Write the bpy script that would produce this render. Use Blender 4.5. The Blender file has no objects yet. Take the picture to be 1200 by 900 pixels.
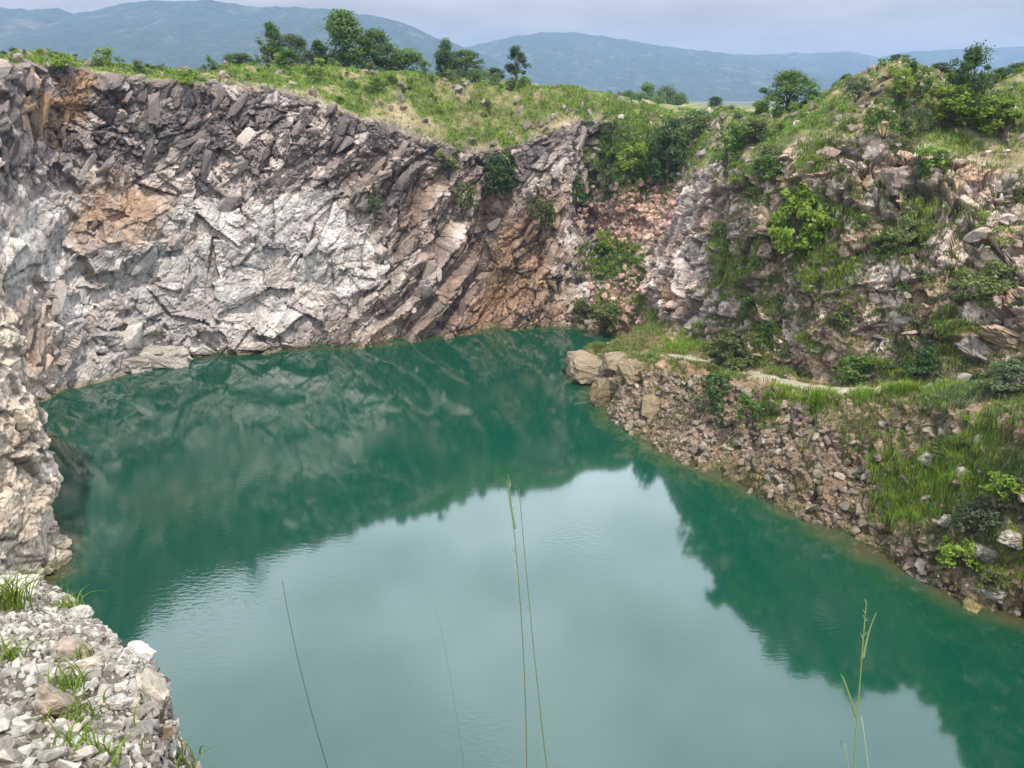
import bpy, bmesh, math, random
import numpy as np
from mathutils import Vector, Matrix, Euler
from mathutils.bvhtree import BVHTree

random.seed(7)
RNG = np.random.default_rng(11)
scene = bpy.context.scene
COL = scene.collection

# ------------------------------------------------------------------ camera geometry (metres, water at z = 0)
H = 20.0
PITCH = math.radians(20.4)
FPX = 901.0
CP, SP = math.cos(PITCH), math.sin(PITCH)

def ray(px, py):
    x = (px - 600.0) / FPX
    v = (450.0 - py) / FPX
    return np.array([x, CP + v * SP, -SP + v * CP])

def at(px, py, Y):
    d = ray(px, py)
    t = Y / d[1]
    return np.array([0, 0, H]) + d * t

def on_water(px, py):
    d = ray(px, py)
    t = -H / d[2]
    return np.array([0, 0, H]) + d * t

def project(P):
    dx, dy, dz = P[..., 0], P[..., 1], P[..., 2] - H
    dep = dy * CP - dz * SP
    up = dy * SP + dz * CP
    return 600 + FPX * dx / dep, 450 - FPX * up / dep, dep

# ------------------------------------------------------------------ numpy noise
def _h(ix, iy, iz, seed):
    a = (ix.astype(np.int64) * 73856093) ^ (iy.astype(np.int64) * 19349663) ^ (iz.astype(np.int64) * 83492791) ^ (seed * 2654435761)
    a = a & 0xFFFFFFFF
    a = (a ^ (a >> 16)) * 0x45D9F3B & 0xFFFFFFFF
    a = (a ^ (a >> 16)) * 0x45D9F3B & 0xFFFFFFFF
    a = a ^ (a >> 16)
    return a

def _f(a):
    return (a & 0xFFFF) / 65535.0

def perlin(p, seed=0):
    i = np.floor(p).astype(np.int64)
    f = p - i
    u = f * f * f * (f * (f * 6 - 15) + 10)
    out = np.zeros(len(p))
    for dx in (0, 1):
        for dy in (0, 1):
            for dz in (0, 1):
                h = _h(i[:, 0] + dx, i[:, 1] + dy, i[:, 2] + dz, seed)
                g = ((h & 255) / 127.5 - 1) * (f[:, 0] - dx) + (((h >> 8) & 255) / 127.5 - 1) * (f[:, 1] - dy) + (((h >> 16) & 255) / 127.5 - 1) * (f[:, 2] - dz)
                w = (u[:, 0] if dx else 1 - u[:, 0]) * (u[:, 1] if dy else 1 - u[:, 1]) * (u[:, 2] if dz else 1 - u[:, 2])
                out += w * g
    return out

def fbm(p, oct=4, seed=0, gain=0.5):
    s, a = 0, 1.0
    for k in range(oct):
        s = s + a * perlin(p * (2 ** k) + 17.3 * k, seed + k)
        a *= gain
    return s

def worley(p, seed=0):
    """nearest-cell hash, F1, F2 and the offset to the nearest cell centre"""
    n = len(p)
    hid = np.zeros(n, np.int64); f1 = np.full(n, 9.0); f2 = np.full(n, 9.0); dv = np.zeros((n, 3))
    CH = 200000
    for s in range(0, n, CH):
        q = p[s:s + CH]
        i = np.floor(q).astype(np.int64)
        F1 = np.full(len(q), 9.0); F2 = np.full(len(q), 9.0); ID = np.zeros(len(q), np.int64); D = np.zeros((len(q), 3))
        for dx in (-1, 0, 1):
            for dy in (-1, 0, 1):
                for dz in (-1, 0, 1):
                    c = i + np.array([dx, dy, dz])
                    h = _h(c[:, 0], c[:, 1], c[:, 2], seed)
                    o = np.stack([(h & 1023) / 1023., ((h >> 10) & 1023) / 1023., ((h >> 20) & 1023) / 1023.], 1)
                    d = q - (c + o)
                    r = np.sqrt((d * d).sum(1))
                    m = r < F1
                    F2 = np.where(m, F1, np.minimum(F2, r))
                    F1 = np.where(m, r, F1)
                    ID = np.where(m, h, ID)
                    D[m] = d[m]
        hid[s:s + CH] = ID; f1[s:s + CH] = F1; f2[s:s + CH] = F2; dv[s:s + CH] = D
    return hid, f1, f2, dv

def hrand(hid, k):
    return _f(_h(hid, hid >> 7, hid >> 13, 101 + k))

def sstep(a, b, x):
    t = np.clip((x - a) / (b - a), 0, 1)
    return t * t * (3 - 2 * t)

# ------------------------------------------------------------------ mesh helpers
def tag(o, label=None, cat=None, group=None, kind=None):
    if label: o['label'] = label
    if cat: o['category'] = cat
    if group: o['group'] = group
    if kind: o['kind'] = kind
    return o

def np_mesh(name, V, quads=None, tris=None, mat=None, col=None, smooth=False, attrs=None):
    me = bpy.data.meshes.new(name)
    q = np.zeros((0, 4), np.int64) if quads is None else np.asarray(quads)
    t = np.zeros((0, 3), np.int64) if tris is None else np.asarray(tris)
    V = np.asarray(V, np.float32)
    nl = q.size + t.size
    me.vertices.add(len(V)); me.vertices.foreach_set('co', V.ravel())
    me.loops.add(nl); me.polygons.add(len(q) + len(t))
    me.loops.foreach_set('vertex_index', np.concatenate([q.ravel(), t.ravel()]).astype(np.int32))
    me.polygons.foreach_set('loop_start', np.concatenate([np.arange(len(q)) * 4, q.size + np.arange(len(t)) * 3]).astype(np.int32))
    me.polygons.foreach_set('use_smooth', np.full(len(q) + len(t), bool(smooth)))
    if col is not None:
        a = me.color_attributes.new('tint', 'FLOAT_COLOR', 'POINT')
        c = np.ones((len(V), 4), np.float32); c[:, :3] = col
        a.data.foreach_set('color', c.ravel())
    for k, v in (attrs or {}).items():
        a = me.attributes.new(k, 'FLOAT', 'POINT'); a.data.foreach_set('value', np.asarray(v, np.float32))
    me.update(calc_edges=True)
    if mat: me.materials.append(mat)
    return me

def link(name, me, parent=None):
    o = bpy.data.objects.new(name, me)
    COL.objects.link(o)
    if parent is not None: o.parent = parent
    return o

# ------------------------------------------------------------------ materials
def new_mat(name):
    m = bpy.data.materials.new(name); m.use_nodes = True
    nt = m.node_tree
    for n in list(nt.nodes): nt.nodes.remove(n)
    return m, nt, nt.nodes, nt.links

def tint_mat(name, scale=6.0, lo=0.7, hi=1.25, bump=0.5, bump_scale=9.0, bump_dist=0.06, rough=0.92, fine=40.0, spec=0.2, cracks=0.0):
    m, nt, N, L = new_mat(name)
    out = N.new('ShaderNodeOutputMaterial'); b = N.new('ShaderNodeBsdfPrincipled')
    b.inputs['Roughness'].default_value = rough; b.inputs['Specular IOR Level'].default_value = spec
    at_ = N.new('ShaderNodeAttribute'); at_.attribute_name = 'tint'
    geo = N.new('ShaderNodeNewGeometry')
    n1 = N.new('ShaderNodeTexNoise'); n1.inputs['Scale'].default_value = scale; n1.inputs['Detail'].default_value = 10; n1.inputs['Roughness'].default_value = 0.72
    L.new(geo.outputs['Position'], n1.inputs['Vector'])
    mr = N.new('ShaderNodeMapRange'); mr.inputs['From Min'].default_value = 0.3; mr.inputs['From Max'].default_value = 0.7
    mr.inputs['To Min'].default_value = lo; mr.inputs['To Max'].default_value = hi
    L.new(n1.outputs['Fac'], mr.inputs['Value'])
    mx = N.new('ShaderNodeMix'); mx.data_type = 'RGBA'; mx.blend_type = 'MULTIPLY'; mx.inputs['Factor'].default_value = 1.0
    L.new(at_.outputs['Color'], mx.inputs[6]); L.new(mr.outputs['Result'], mx.inputs[7])
    L.new(mx.outputs[2], b.inputs['Base Color'])
    if bump > 0:
        n2 = N.new('ShaderNodeTexNoise'); n2.inputs['Scale'].default_value = bump_scale; n2.inputs['Detail'].default_value = 8; n2.inputs['Roughness'].default_value = 0.7
        L.new(geo.outputs['Position'], n2.inputs['Vector'])
        bm = N.new('ShaderNodeBump'); bm.inputs['Strength'].default_value = bump; bm.inputs['Distance'].default_value = bump_dist
        L.new(n2.outputs['Fac'], bm.inputs['Height']); L.new(bm.outputs['Normal'], b.inputs['Normal'])
    L.new(b.outputs['BSDF'], out.inputs['Surface'])
    return m

def leaf_mat(name, trans=0.3):
    m, nt, N, L = new_mat(name)
    out = N.new('ShaderNodeOutputMaterial')
    at_ = N.new('ShaderNodeAttribute'); at_.attribute_name = 'tint'
    oi = N.new('ShaderNodeObjectInfo')
    hsv = N.new('ShaderNodeHueSaturation')
    mr = N.new('ShaderNodeMapRange'); mr.inputs['To Min'].default_value = 0.78; mr.inputs['To Max'].default_value = 1.25
    L.new(oi.outputs['Random'], mr.inputs['Value']); L.new(mr.outputs['Result'], hsv.inputs['Value'])
    L.new(at_.outputs['Color'], hsv.inputs['Color'])
    d = N.new('ShaderNodeBsdfPrincipled'); d.inputs['Roughness'].default_value = 0.6; d.inputs['Specular IOR Level'].default_value = 0.25
    t = N.new('ShaderNodeBsdfTranslucent')
    L.new(hsv.outputs['Color'], d.inputs['Base Color']); L.new(hsv.outputs['Color'], t.inputs['Color'])
    mx = N.new('ShaderNodeMixShader'); mx.inputs['Fac'].default_value = trans
    L.new(d.outputs['BSDF'], mx.inputs[1]); L.new(t.outputs['BSDF'], mx.inputs[2])
    L.new(mx.outputs['Shader'], out.inputs['Surface'])
    return m

M_ROCK = tint_mat('fractured_rock', scale=3.5, lo=0.62, hi=1.3, bump=0.7, bump_scale=5.0, bump_dist=0.18)
M_STONE = tint_mat('loose_stone', scale=7.0, lo=0.5, hi=1.4, bump=0.8, bump_scale=18.0, bump_dist=0.05)
M_PATH = tint_mat('trodden_dirt', scale=4.0, lo=0.8, hi=1.15, bump=0.3, bump_scale=20.0, bump_dist=0.03)
M_HILL = tint_mat('wooded_hillside', scale=0.055, lo=0.2, hi=2.2, bump=1.0, bump_scale=0.07, bump_dist=14.0)
M_PLAIN = tint_mat('scrub_plain', scale=0.05, lo=0.6, hi=1.4, bump=0.0)
M_LEAF = leaf_mat('leaves', 0.42)
M_GRASS = leaf_mat('grass_blades', 0.35)
M_BARK = tint_mat('bark', scale=12, bump=0.6, bump_scale=30)

# ------------------------------------------------------------------ quarry terrain: one lofted sheet
# lines: B waterline, C ledge edge, D cliff foot, E mid face, F rock rim, G crest, H back of the plateau
W = on_water
def w3(*a): return np.array(a, float)
ST = []          # (B, C, D, E, F, G, H, column spacing)
def st(B, C, D, E, F, G, Hh, sp=0.1):
    ST.append((np.array([B, C, D, E, F, G, Hh], float), sp))
def face(px, py, E, F, G, Hh, dz=(0.35, 0.9), sp=0.1):
    """a station where the wall rises straight from the water; E, F as (px, py, setback)"""
    b = W(px, py); Y = b[1]
    c = b + np.array([0, .15, dz[0]]); d = b + np.array([0, .35, dz[1]])
    st(b, c, d, at(E[0], E[1], Y + E[2]), at(F[0], F[1], Y + F[2]), at(G[0], G[1], Y + G[2]), at(*Hh), sp)
def bank(b, C, D, E, F, G, Hh, sp=0.1):
    st(W(*b), at(*C), at(*D), at(*E), at(*F), at(*G), at(*Hh), sp)

# left wall, then corner
st(w3(-21, 19, 0), w3(-21, 18.9, .4), w3(-21.1, 18.8, 1), w3(-21.2, 18.5, 9), w3(-21.4, 18, 17), w3(-26, 17, 19.3), w3(-60, 14, 19.5), .4)
st(w3(-20.9, 25, 0), w3(-20.9, 25, .4), w3(-20.95, 25, 1), w3(-21.0, 25, 9), w3(-21.2, 25, 17.6), w3(-26, 25, 19.6), w3(-60, 24, 20), .07)
st(w3(-20.7, 30.8, 0), w3(-20.75, 30.8, .4), w3(-20.8, 30.8, 1), w3(-20.9, 30.8, 9), w3(-21.0, 30.8, 18.1), w3(-26, 32, 19.8), w3(-60, 35, 20.5), .06)
st(w3(-23.2, 33.5, 0), w3(-23.3, 33.5, .4), w3(-23.5, 33.5, 1), w3(-23.8, 33.5, 9), w3(-24.2, 33.5, 18.6), w3(-28, 36, 20.2), w3(-60, 42, 21), .1)
st(w3(-32.5, 42, 0), w3(-32.6, 42, .4), w3(-32.8, 42, 1), w3(-33.2, 42.5, 10), w3(-34, 43.5, 20.3), w3(-38, 46, 21.5), w3(-60, 60, 21), .06)
face(38, 473, (30, 280, 1.2), (22, 78, 2.6), (20, 68, 8), (-20, 72, 80), sp=.07)
face(80, 455, (78, 270, 1.8), (62, 80, 4.0), (60, 70, 9), (40, 75, 85))
face(150, 436, (150, 262, 1.4), (150, 93, 2.6), (140, 76, 10), (120, 80, 90))
face(230, 420, (230, 255, 1.2), (235, 101, 2.4), (215, 85, 11), (200, 90, 95))
face(330, 411, (330, 260, 1.3), (328, 108, 2.8), (312, 80, 12), (300, 86, 100))
face(430, 405, (428, 270, 1.6), (425, 138, 3.2), (408, 83, 9), (400, 90, 105))
face(510, 396, (508, 288, 1.6), (512, 170, 3.6), (495, 92, 8), (490, 97, 108))
face(565, 389, (560, 285, 4.8), (562, 180, 6.2), (575, 98, 9.5), (570, 103, 110))
face(605, 385, (592, 275, 2.8), (608, 172, 4.6), (618, 100, 8), (610, 106, 110))
face(640, 383, (640, 265, 1.6), (658, 150, 4.6), (655, 103, 7.5), (650, 109, 112))
face(662, 382, (690, 255, 9.0), (705, 142, 8.0), (703, 109, 10.5), (700, 114, 114))
bank((690, 386), (697, 372, 70), (706, 335, 71.4), (722, 262, 74), (742, 152, 74.5), (745, 123, 78), (745, 119, 116))
bank((708, 389), (718, 374, 68.6), (730, 330, 70.5), (748, 270, 73), (765, 212, 75.5), (775, 134, 79), (780, 122, 116))
bank((738, 398), (748, 384, 64.8), (760, 338, 66.5), (776, 268, 69), (800, 205, 72), (816, 137, 78), (820, 123, 116))
bank((722, 404), (752, 391, 61.5), (776, 372, 60.5), (786, 300, 62), (806, 218, 64.5), (850, 134, 68), (870, 125, 112))
bank((677, 429), (690, 409, 57.8), (800, 386, 57), (815, 292, 58.6), (836, 196, 61), (882, 141, 63.5), (920, 129, 110))
bank((692, 452), (708, 416, 55), (828, 402, 53.5), (848, 300, 55), (868, 190, 57.5), (915, 138, 59.5), (970, 130, 110))
bank((735, 500), (760, 426, 49.3), (858, 420, 50), (888, 300, 51.5), (905, 180, 52), (950, 127, 56), (1010, 120, 100), .085)
bank((790, 533), (820, 432, 46), (890, 432, 46.5), (920, 300, 48), (940, 170, 49.5), (985, 103, 54.5), (1040, 108, 92), .085)
bank((850, 561), (880, 446, 42.5), (937, 440, 43.5), (960, 310, 45), (976, 164, 47.5), (1012, 90, 51.5), (1060, 98, 86), .08)
bank((900, 583), (930, 459, 39.5), (985, 448, 41), (1005, 310, 42.5), (1016, 164, 46.5), (1042, 80, 49.5), (1090, 88, 80), .08)
bank((950, 608), (985, 469, 37), (1030, 448, 39), (1045, 320, 41.3), (1056, 175, 45.5), (1072, 84, 50), (1120, 86, 78), .075)
bank((1000, 633), (1040, 470, 35.5), (1072, 448, 37.5), (1086, 320, 40.3), (1092, 186, 44), (1102, 92, 50.5), (1150, 88, 76), .075)
bank((1050, 661), (1092, 472, 33.5), (1116, 447, 35.5), (1130, 325, 39), (1136, 192, 43), (1142, 96, 50), (1190, 90, 74), .07)
bank((1100, 690), (1150, 480, 31), (1170, 448, 33.5), (1180, 325, 37.2), (1186, 206, 41.5), (1187, 92, 48.5), (1240, 88, 72), .07)
bank((1150, 711), (1208, 490, 28.6), (1228, 450, 31.5), (1238, 325, 35.2), (1245, 202, 39.5), (1250, 87, 47), (1300, 85, 70), .07)
bank((1205, 724), (1280, 500, 26), (1300, 455, 29), (1310, 325, 32.5), (1318, 197, 36.5), (1325, 82, 44), (1400, 80, 66), .12)
st(w3(23.0, 22, 0), w3(26.5, 22, 7.5), w3(29, 23, 8), w3(30, 23.5, 13), w3(31, 24, 18), w3(36, 28, 22), w3(70, 30, 22), .4)
st(w3(22, 13, 0), w3(25, 12.5, 8), w3(28, 12, 9), w3(29, 12, 13), w3(30, 11.5, 18), w3(35, 11, 21), w3(70, 6, 21.5), .4)
# near bank, round under the camera to the gravel shoulder
st(w3(15, 7, 0), w3(15.5, 6, 2), w3(16, 5.4, 5), w3(16.5, 4.5, 11), w3(17, 2, 17), w3(19, -3, 18.6), w3(40, -30, 19), .3)
st(w3(6, 5.4, 0), w3(5.8, 5, 2), w3(5.5, 4.4, 5), w3(5, 3.2, 11), w3(4.4, 1.1, 17.2), w3(3.6, -.5, 18.35), w3(8, -35, 19), .12)
st(w3(0, 6.2, 0), w3(0, 5.8, 2), w3(0, 5.2, 5), w3(0, 3.6, 11), w3(0, 1.1, 17.3), w3(0, -.5, 18.4), w3(0, -36, 19), .08)
st(w3(-2.6, 8, 0), w3(-2.6, 7.5, 2), w3(-2.6, 7, 5), w3(-2.55, 5.6, 10.5), w3(-2.56, 4.1, 15.33), w3(-1.5, -.2, 18.3), w3(-6, -36, 19), .04)
st(w3(-4.6, 10.5, 0), w3(-4.4, 10, 2), w3(-4.2, 9.2, 5), w3(-3.6, 7.4, 10.5), w3(-3.28, 5.6, 14.82), w3(-3.0, -.2, 18.2), w3(-11, -36, 19), .04)
st(w3(-7.6, 13, 0), w3(-7.4, 12.6, 2), w3(-7, 12, 5), w3(-6, 10, 10), w3(-4.85, 7.85, 13.65), w3(-5.5, .3, 18.1), w3(-18, -36, 19), .04)
st(w3(-10.8, 16, 0), w3(-10.5, 15.6, 2), w3(-10.0, 15, 5), w3(-8.4, 12.6, 9.3), w3(-6.75, 10.0, 12.45), w3(-8.5, 1.2, 18), w3(-28, -36, 19), .04)
st(w3(-14.6, 18, 0), w3(-14, 17.6, 2), w3(-13.2, 17, 5), w3(-10.5, 14.6, 9), w3(-8.3, 11.8, 11.6), w3(-11, 3, 17.9), w3(-45, -30, 19), .05)
st(w3(-18.4, 19, 0), w3(-18, 18.6, 2), w3(-17.6, 18, 4.5), w3(-15, 16.6, 9), w3(-12.5, 14, 11.4), w3(-16, 6.5, 17.9), w3(-58, -15, 19), .12)
NST = len(ST)
S_CLIFF0, S_SLOPE0, S_NEAR0 = 0, 15, 35          # the sheet is cut into three named pieces at these stations

PTS = np.stack([s[0] for s in ST])               # (nst, 7, 3)
def hermite_closed(P, cols):
    """closed Catmull-Rom through the stations, cols[i] samples in segment i"""
    n = len(P); out = []; par = []
    for i in range(n):
        p0, p1, p2, p3 = P[(i - 1) % n], P[i], P[(i + 1) % n], P[(i + 2) % n]
        d0 = np.linalg.norm(p1 - p0, axis=-1, keepdims=True) ** .5 + 1e-6
        d1 = np.linalg.norm(p2 - p1, axis=-1, keepdims=True) ** .5 + 1e-6
        d2 = np.linalg.norm(p3 - p2, axis=-1, keepdims=True) ** .5 + 1e-6
        m1 = ((p1 - p0) / d0 - (p2 - p0) / (d0 + d1) + (p2 - p1) / d1) * d1
        m2 = ((p2 - p1) / d1 - (p3 - p1) / (d1 + d2) + (p3 - p2) / d2) * d1
        t = (np.arange(cols[i]) / cols[i])[:, None, None]
        h = (2 * t**3 - 3 * t**2 + 1) * p1 + (t**3 - 2 * t**2 + t) * m1 + (-2 * t**3 + 3 * t**2) * p2 + (t**3 - t**2) * m2
        out.append(h); par.append(i + t[:, 0, 0])
    return np.concatenate(out), np.concatenate(par)
cols = []
for i in range(NST):
    j = (i + 1) % NST
    Lm = max(np.linalg.norm(PTS[j, k] - PTS[i, k]) for k in (0, 2, 3, 4))
    cols.append(max(3, int(Lm / max(ST[i][1], 0.02))))
LN, UPAR = hermite_closed(PTS, cols)             # (nc, 7, 3)
NC = len(LN)
# extra lines: two under water, one down to the plain
inward = np.array([-3.0, 38.0, 0])
b = LN[:, 0]
dirin = inward - b; dirin[:, 2] = 0; dirin /= np.linalg.norm(dirin, axis=1, keepdims=True)
l0 = b + dirin * 6.0; l0[:, 2] = -5.0
l1 = b + dirin * 1.2; l1[:, 2] = -0.9
g = LN[:, 6]; dout = g - inward; dout[:, 2] = 0; dout /= np.linalg.norm(dout, axis=1, keepdims=True)
l9 = g + dout * 60; l9[:, 2] = 12.0
LINES = np.concatenate([l0[:, None], l1[:, None], LN, l9[:, None]], 1)   # 10 lines
SEG = [4, 10, 62, 40, 70, 90, 90, 46, 6]
rows = []; VPAR = []
for k, n in enumerate(SEG):
    t = np.arange(n) / n
    for tt in t:
        rows.append(LINES[:, k] * (1 - tt) + LINES[:, k + 1] * tt); VPAR.append(k + tt)
rows.append(LINES[:, 9]); VPAR.append(9.0)
G0 = np.stack(rows, 1)                          # (nc, nr, 3)
NR = G0.shape[1]; VPAR = np.array(VPAR)
# round off the creases between lines a little
for _ in range(6):
    Gs = G0.copy(); Gs[:, 1:-1] = (G0[:, :-2] + 2 * G0[:, 1:-1] + G0[:, 2:]) / 4
    fix = ((VPAR > 1.7) & (VPAR < 2.3))[None, :, None]
    G0 = np.where(fix, G0, Gs)
def grid_normals(G):
    du = np.roll(G, -1, 0) - np.roll(G, 1, 0)
    dv = np.empty_like(G); dv[:, 1:-1] = G[:, 2:] - G[:, :-2]; dv[:, 0] = G[:, 1] - G[:, 0]; dv[:, -1] = G[:, -1] - G[:, -2]
    n = np.cross(du, dv)
    n /= np.linalg.norm(n, axis=2, keepdims=True) + 1e-9
    return n
N0 = grid_normals(G0)
# face the normals to the pit / up
sgn = np.sign((N0 * (np.array([-3, 38, 30.]) - G0)).sum(2)).mean()
if sgn < 0: N0 = -N0
Ns = N0
for _ in range(12):
    Ns = (np.roll(Ns, 1, 0) + Ns * 2 + np.roll(Ns, -1, 0)) / 4
    Ns[:, 1:-1] = (Ns[:, :-2] + 2 * Ns[:, 1:-1] + Ns[:, 2:]) / 4
Ns /= np.linalg.norm(Ns, axis=2, keepdims=True) + 1e-9

P = G0.reshape(-1, 3); NN = Ns.reshape(-1, 3)
UU = np.repeat(UPAR, NR); VV = np.tile(VPAR, NC)

right = sstep(15.2, 18.2, UU) * (1 - sstep(34, 35.5, UU))        # 0 on the far wall, 1 on the right-hand slope
near = sstep(33.5, 35.0, UU) + (1 - sstep(-.1, .0, UU))
leftwall = (UU < 3.5) * 1.0

# how rocky each point is
face_m = sstep(3.7, 4.05, VV) * (1 - sstep(5.85, 6.15, VV))      # D..F
bank_m = sstep(1.5, 2.1, VV) * (1 - sstep(3.0, 3.3, VV))         # water..ledge edge
ledge_m = sstep(2.95, 3.2, VV) * (1 - sstep(3.75, 4.0, VV))
top_m = sstep(5.95, 6.2, VV)
# on walls standing straight in the water the lower lines belong to the face too
straight = 1 - sstep(15.5, 17.0, UU) * (1 - sstep(33, 34, UU))
face_m = np.maximum(face_m, straight * (VV > 1.2) * (1 - sstep(5.85, 6.15, VV)))
bank_m *= 1 - straight; ledge_m *= 1 - straight
gravel_m = near * sstep(4.6, 5.2, VV) * (1 - sstep(7.2, 7.6, VV))
face_m *= 1 - gravel_m

def bedding(P, ang, dirx):
    """coordinates along / across tilted rock beds"""
    c, s = math.cos(ang), math.sin(ang)
    along = P[:, 0] * dirx[0] + P[:, 1] * dirx[1]
    depth = -P[:, 0] * dirx[1] + P[:, 1] * dirx[0]
    return np.stack([along * c + P[:, 2] * s, -along * s + P[:, 2] * c, depth], 1)

warp = np.stack([fbm(P * .13, 2, 5), fbm(P * .13, 2, 25), fbm(P * .13, 2, 45)], 1)
warp2 = np.stack([fbm(P * .8, 2, 6), fbm(P * .8, 2, 26), fbm(P * .8, 2, 46)], 1)
Qa = bedding(P + warp * 1.3 + warp2 * .05, math.radians(47), (0.95, 0.25))
Qb = bedding(P + warp * 1.6 + warp2 * .06, math.radians(20), (0.45, -0.89))
Q = Qa * (1 - right)[:, None] + Qb * right[:, None]
mixseed = right > .5
Q = np.where(mixseed[:, None], Qb, Qa)

def zone(px, py, Y, rx, ry, rz, soft=.45, sd=1):
    d = np.sqrt(((P[:, 0] - at(px, py, Y)[0]) / rx)**2 + ((P[:, 1] - Y) / ry)**2 + ((P[:, 2] - at(px, py, Y)[2]) / rz)**2)
    return 1 - sstep(1 - soft, 1 + soft, d + .35 * fbm(P * .35, 3, 700 + sd))
slab_z = np.clip(zone(210, 330, 60, 13, 14, 7.5, .4, 1) + .9 * zone(60, 330, 53, 7, 9, 8, .4, 2) + .75 * zone(380, 300, 65, 5, 8, 5, .4, 3), 0, 1) * (1 - right)   # broad clean joint faces
bed_z = np.clip(zone(430, 300, 66, 10, 10, 9, .5, 4) + zone(560, 300, 70, 7, 10, 8, .5, 5), 0, 1) * (1 - right)                                                  # steep beds
# away from the steep beds the wall is broken into big masses, each with its own set of joints
mh, mf1, mf2, md = worley((P + warp * 1.5 + .5 * warp2) / np.array([5.5, 5.5, 4.2]), 21)
mang = np.radians(np.array([-28., 38., 62., 10., -55., 44.]))[(hrand(mh, 3) * 5.99).astype(int)]
Pw = P + warp * .8 + .12 * np.stack([fbm(P * .6, 3, 15), fbm(P * .6, 3, 16), fbm(P * .6, 3, 17)], 1)
ax_, ay_ = np.where(mixseed, .45, .95), np.where(mixseed, -.89, .25)
al = Pw[:, 0] * ax_ + Pw[:, 1] * ay_; dp = -Pw[:, 0] * ay_ + Pw[:, 1] * ax_
Qs = np.stack([al * np.cos(mang) + Pw[:, 2] * np.sin(mang), (-al * np.sin(mang) + Pw[:, 2] * np.cos(mang)) * .8, dp * .9], 1) + 40 * hrand(mh, 5)[:, None]
own = (slab_z > .35) | (bed_z < .45)
Q = np.where(own[:, None], Qs, Q)
def blocks(sz, seed, amp, tilt, crack, cw):
    h, f1, f2, d = worley(Q / np.array(sz), seed)
    r = hrand(h, 1) - .5
    t = (hrand(h, 2) - .5) * d[:, 0] + (hrand(h, 3) - .5) * d[:, 1] + (hrand(h, 4) - .5) * d[:, 2]
    cr = 1 - sstep(0, cw, f2 - f1)
    return amp * 2 * r + tilt * 2 * t - crack * cr, h, cr
jumble = (1 - slab_z) * (1 - .5 * bed_z)
d0, h0, c0 = blocks((5.2, 1.7, 3.6), 2, .34, .80, .10, .05)
d1, h1, c1 = blocks((3.4, 1.7, 2.4), 3, .36, .6, .25, .07)
d2, h2, c2 = blocks((1.6, .90, 1.2), 4, .22, .42, .18, .09)
d3, h3, c3 = blocks((.70, .44, .55), 8, .10, .20, .09, .12)
d4, h4, c4 = blocks((.34, .22, .28), 12, .045, .11, .05, .15)
big = fbm(P * np.array([.16, .16, .12]), 3, 60)
fine = fbm(P * 2.2, 4, 70)
rough = .35 + .65 * sstep(-.35, .25, fbm(P * .13, 3, 90))
saw_c = Qa[:, 1] * .34 + fbm(P * .10, 2, 95) * .8
saw = saw_c - np.floor(saw_c)
saw = np.where(saw < .80, saw / .80, (1 - saw) / .20) - .5          # long benches, sharp undercut lips
saw2_c = Qa[:, 1] * .95 + fbm(P * .2, 2, 96) * .8
saw2 = saw2_c - np.floor(saw2_c); saw2 = np.where(saw2 < .75, saw2 / .75, (1 - saw2) / .25) - .5
saw_m = bed_z * (1 - slab_z) * (1 - right)
keep = .42 + .58 * jumble
disp = face_m * (d0 * (.55 + .5 * slab_z) + keep * rough * (d1 * (1 + .5 * right) + d2 * (1.15 + .35 * right)) + (.4 + .6 * jumble) * d3 + (.5 + .5 * jumble) * d4 + big * 1.0 + fine * .06 + (saw * 1.9 + saw2 * .4) * saw_m * (1 - leftwall))
disp += bank_m * (d3 * .9 + d2 * .8 + d1 * .35 + big * .7 + fine * .15)
disp += ledge_m * (fine * .10 + big * .25)
dampleft = 1 - .35 * leftwall
disp *= dampleft
topn = fbm(P * .25, 4, 80) * .7 + fbm(P * 1.1, 3, 82) * .16 + d2 * .35 * sstep(.1, .5, fbm(P * .2, 3, 84))
disp += top_m * (1 - sstep(8.0, 8.6, VV)) * topn * (1 - gravel_m) * (1 - near * .8)
disp += gravel_m * (fbm(P * .9, 4, 88) * .16 + fine * .03)
disp *= sstep(1.0, 1.9, VV) * .85 + .15
dg_ = disp.reshape(NC, NR)                    # the corner is seen edge-on: ease its steps over a few grid cells
mk = (sstep(2.9, 3.3, UPAR) * (1 - sstep(5.0, 5.6, UPAR)))[:, None]
for _ in range(1):
    b_ = dg_.copy(); b_[:, 1:-1] = (dg_[:, :-2] + dg_[:, 1:-1] * 2 + dg_[:, 2:]) / 4
    b_ = (np.roll(b_, 1, 0) + 2 * b_ + np.roll(b_, -1, 0)) / 4
    dg_ = dg_ * (1 - mk) + b_ * mk
disp = (dg_ * (1 - .2 * mk)).ravel()
GP = P + NN * disp[:, None]
# keep the near bank out of the lens
GRID = GP.reshape(NC, NR, 3)
NG = grid_normals(GRID)
if sgn < 0: NG = -NG
NGf = NG.reshape(-1, 3)

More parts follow.
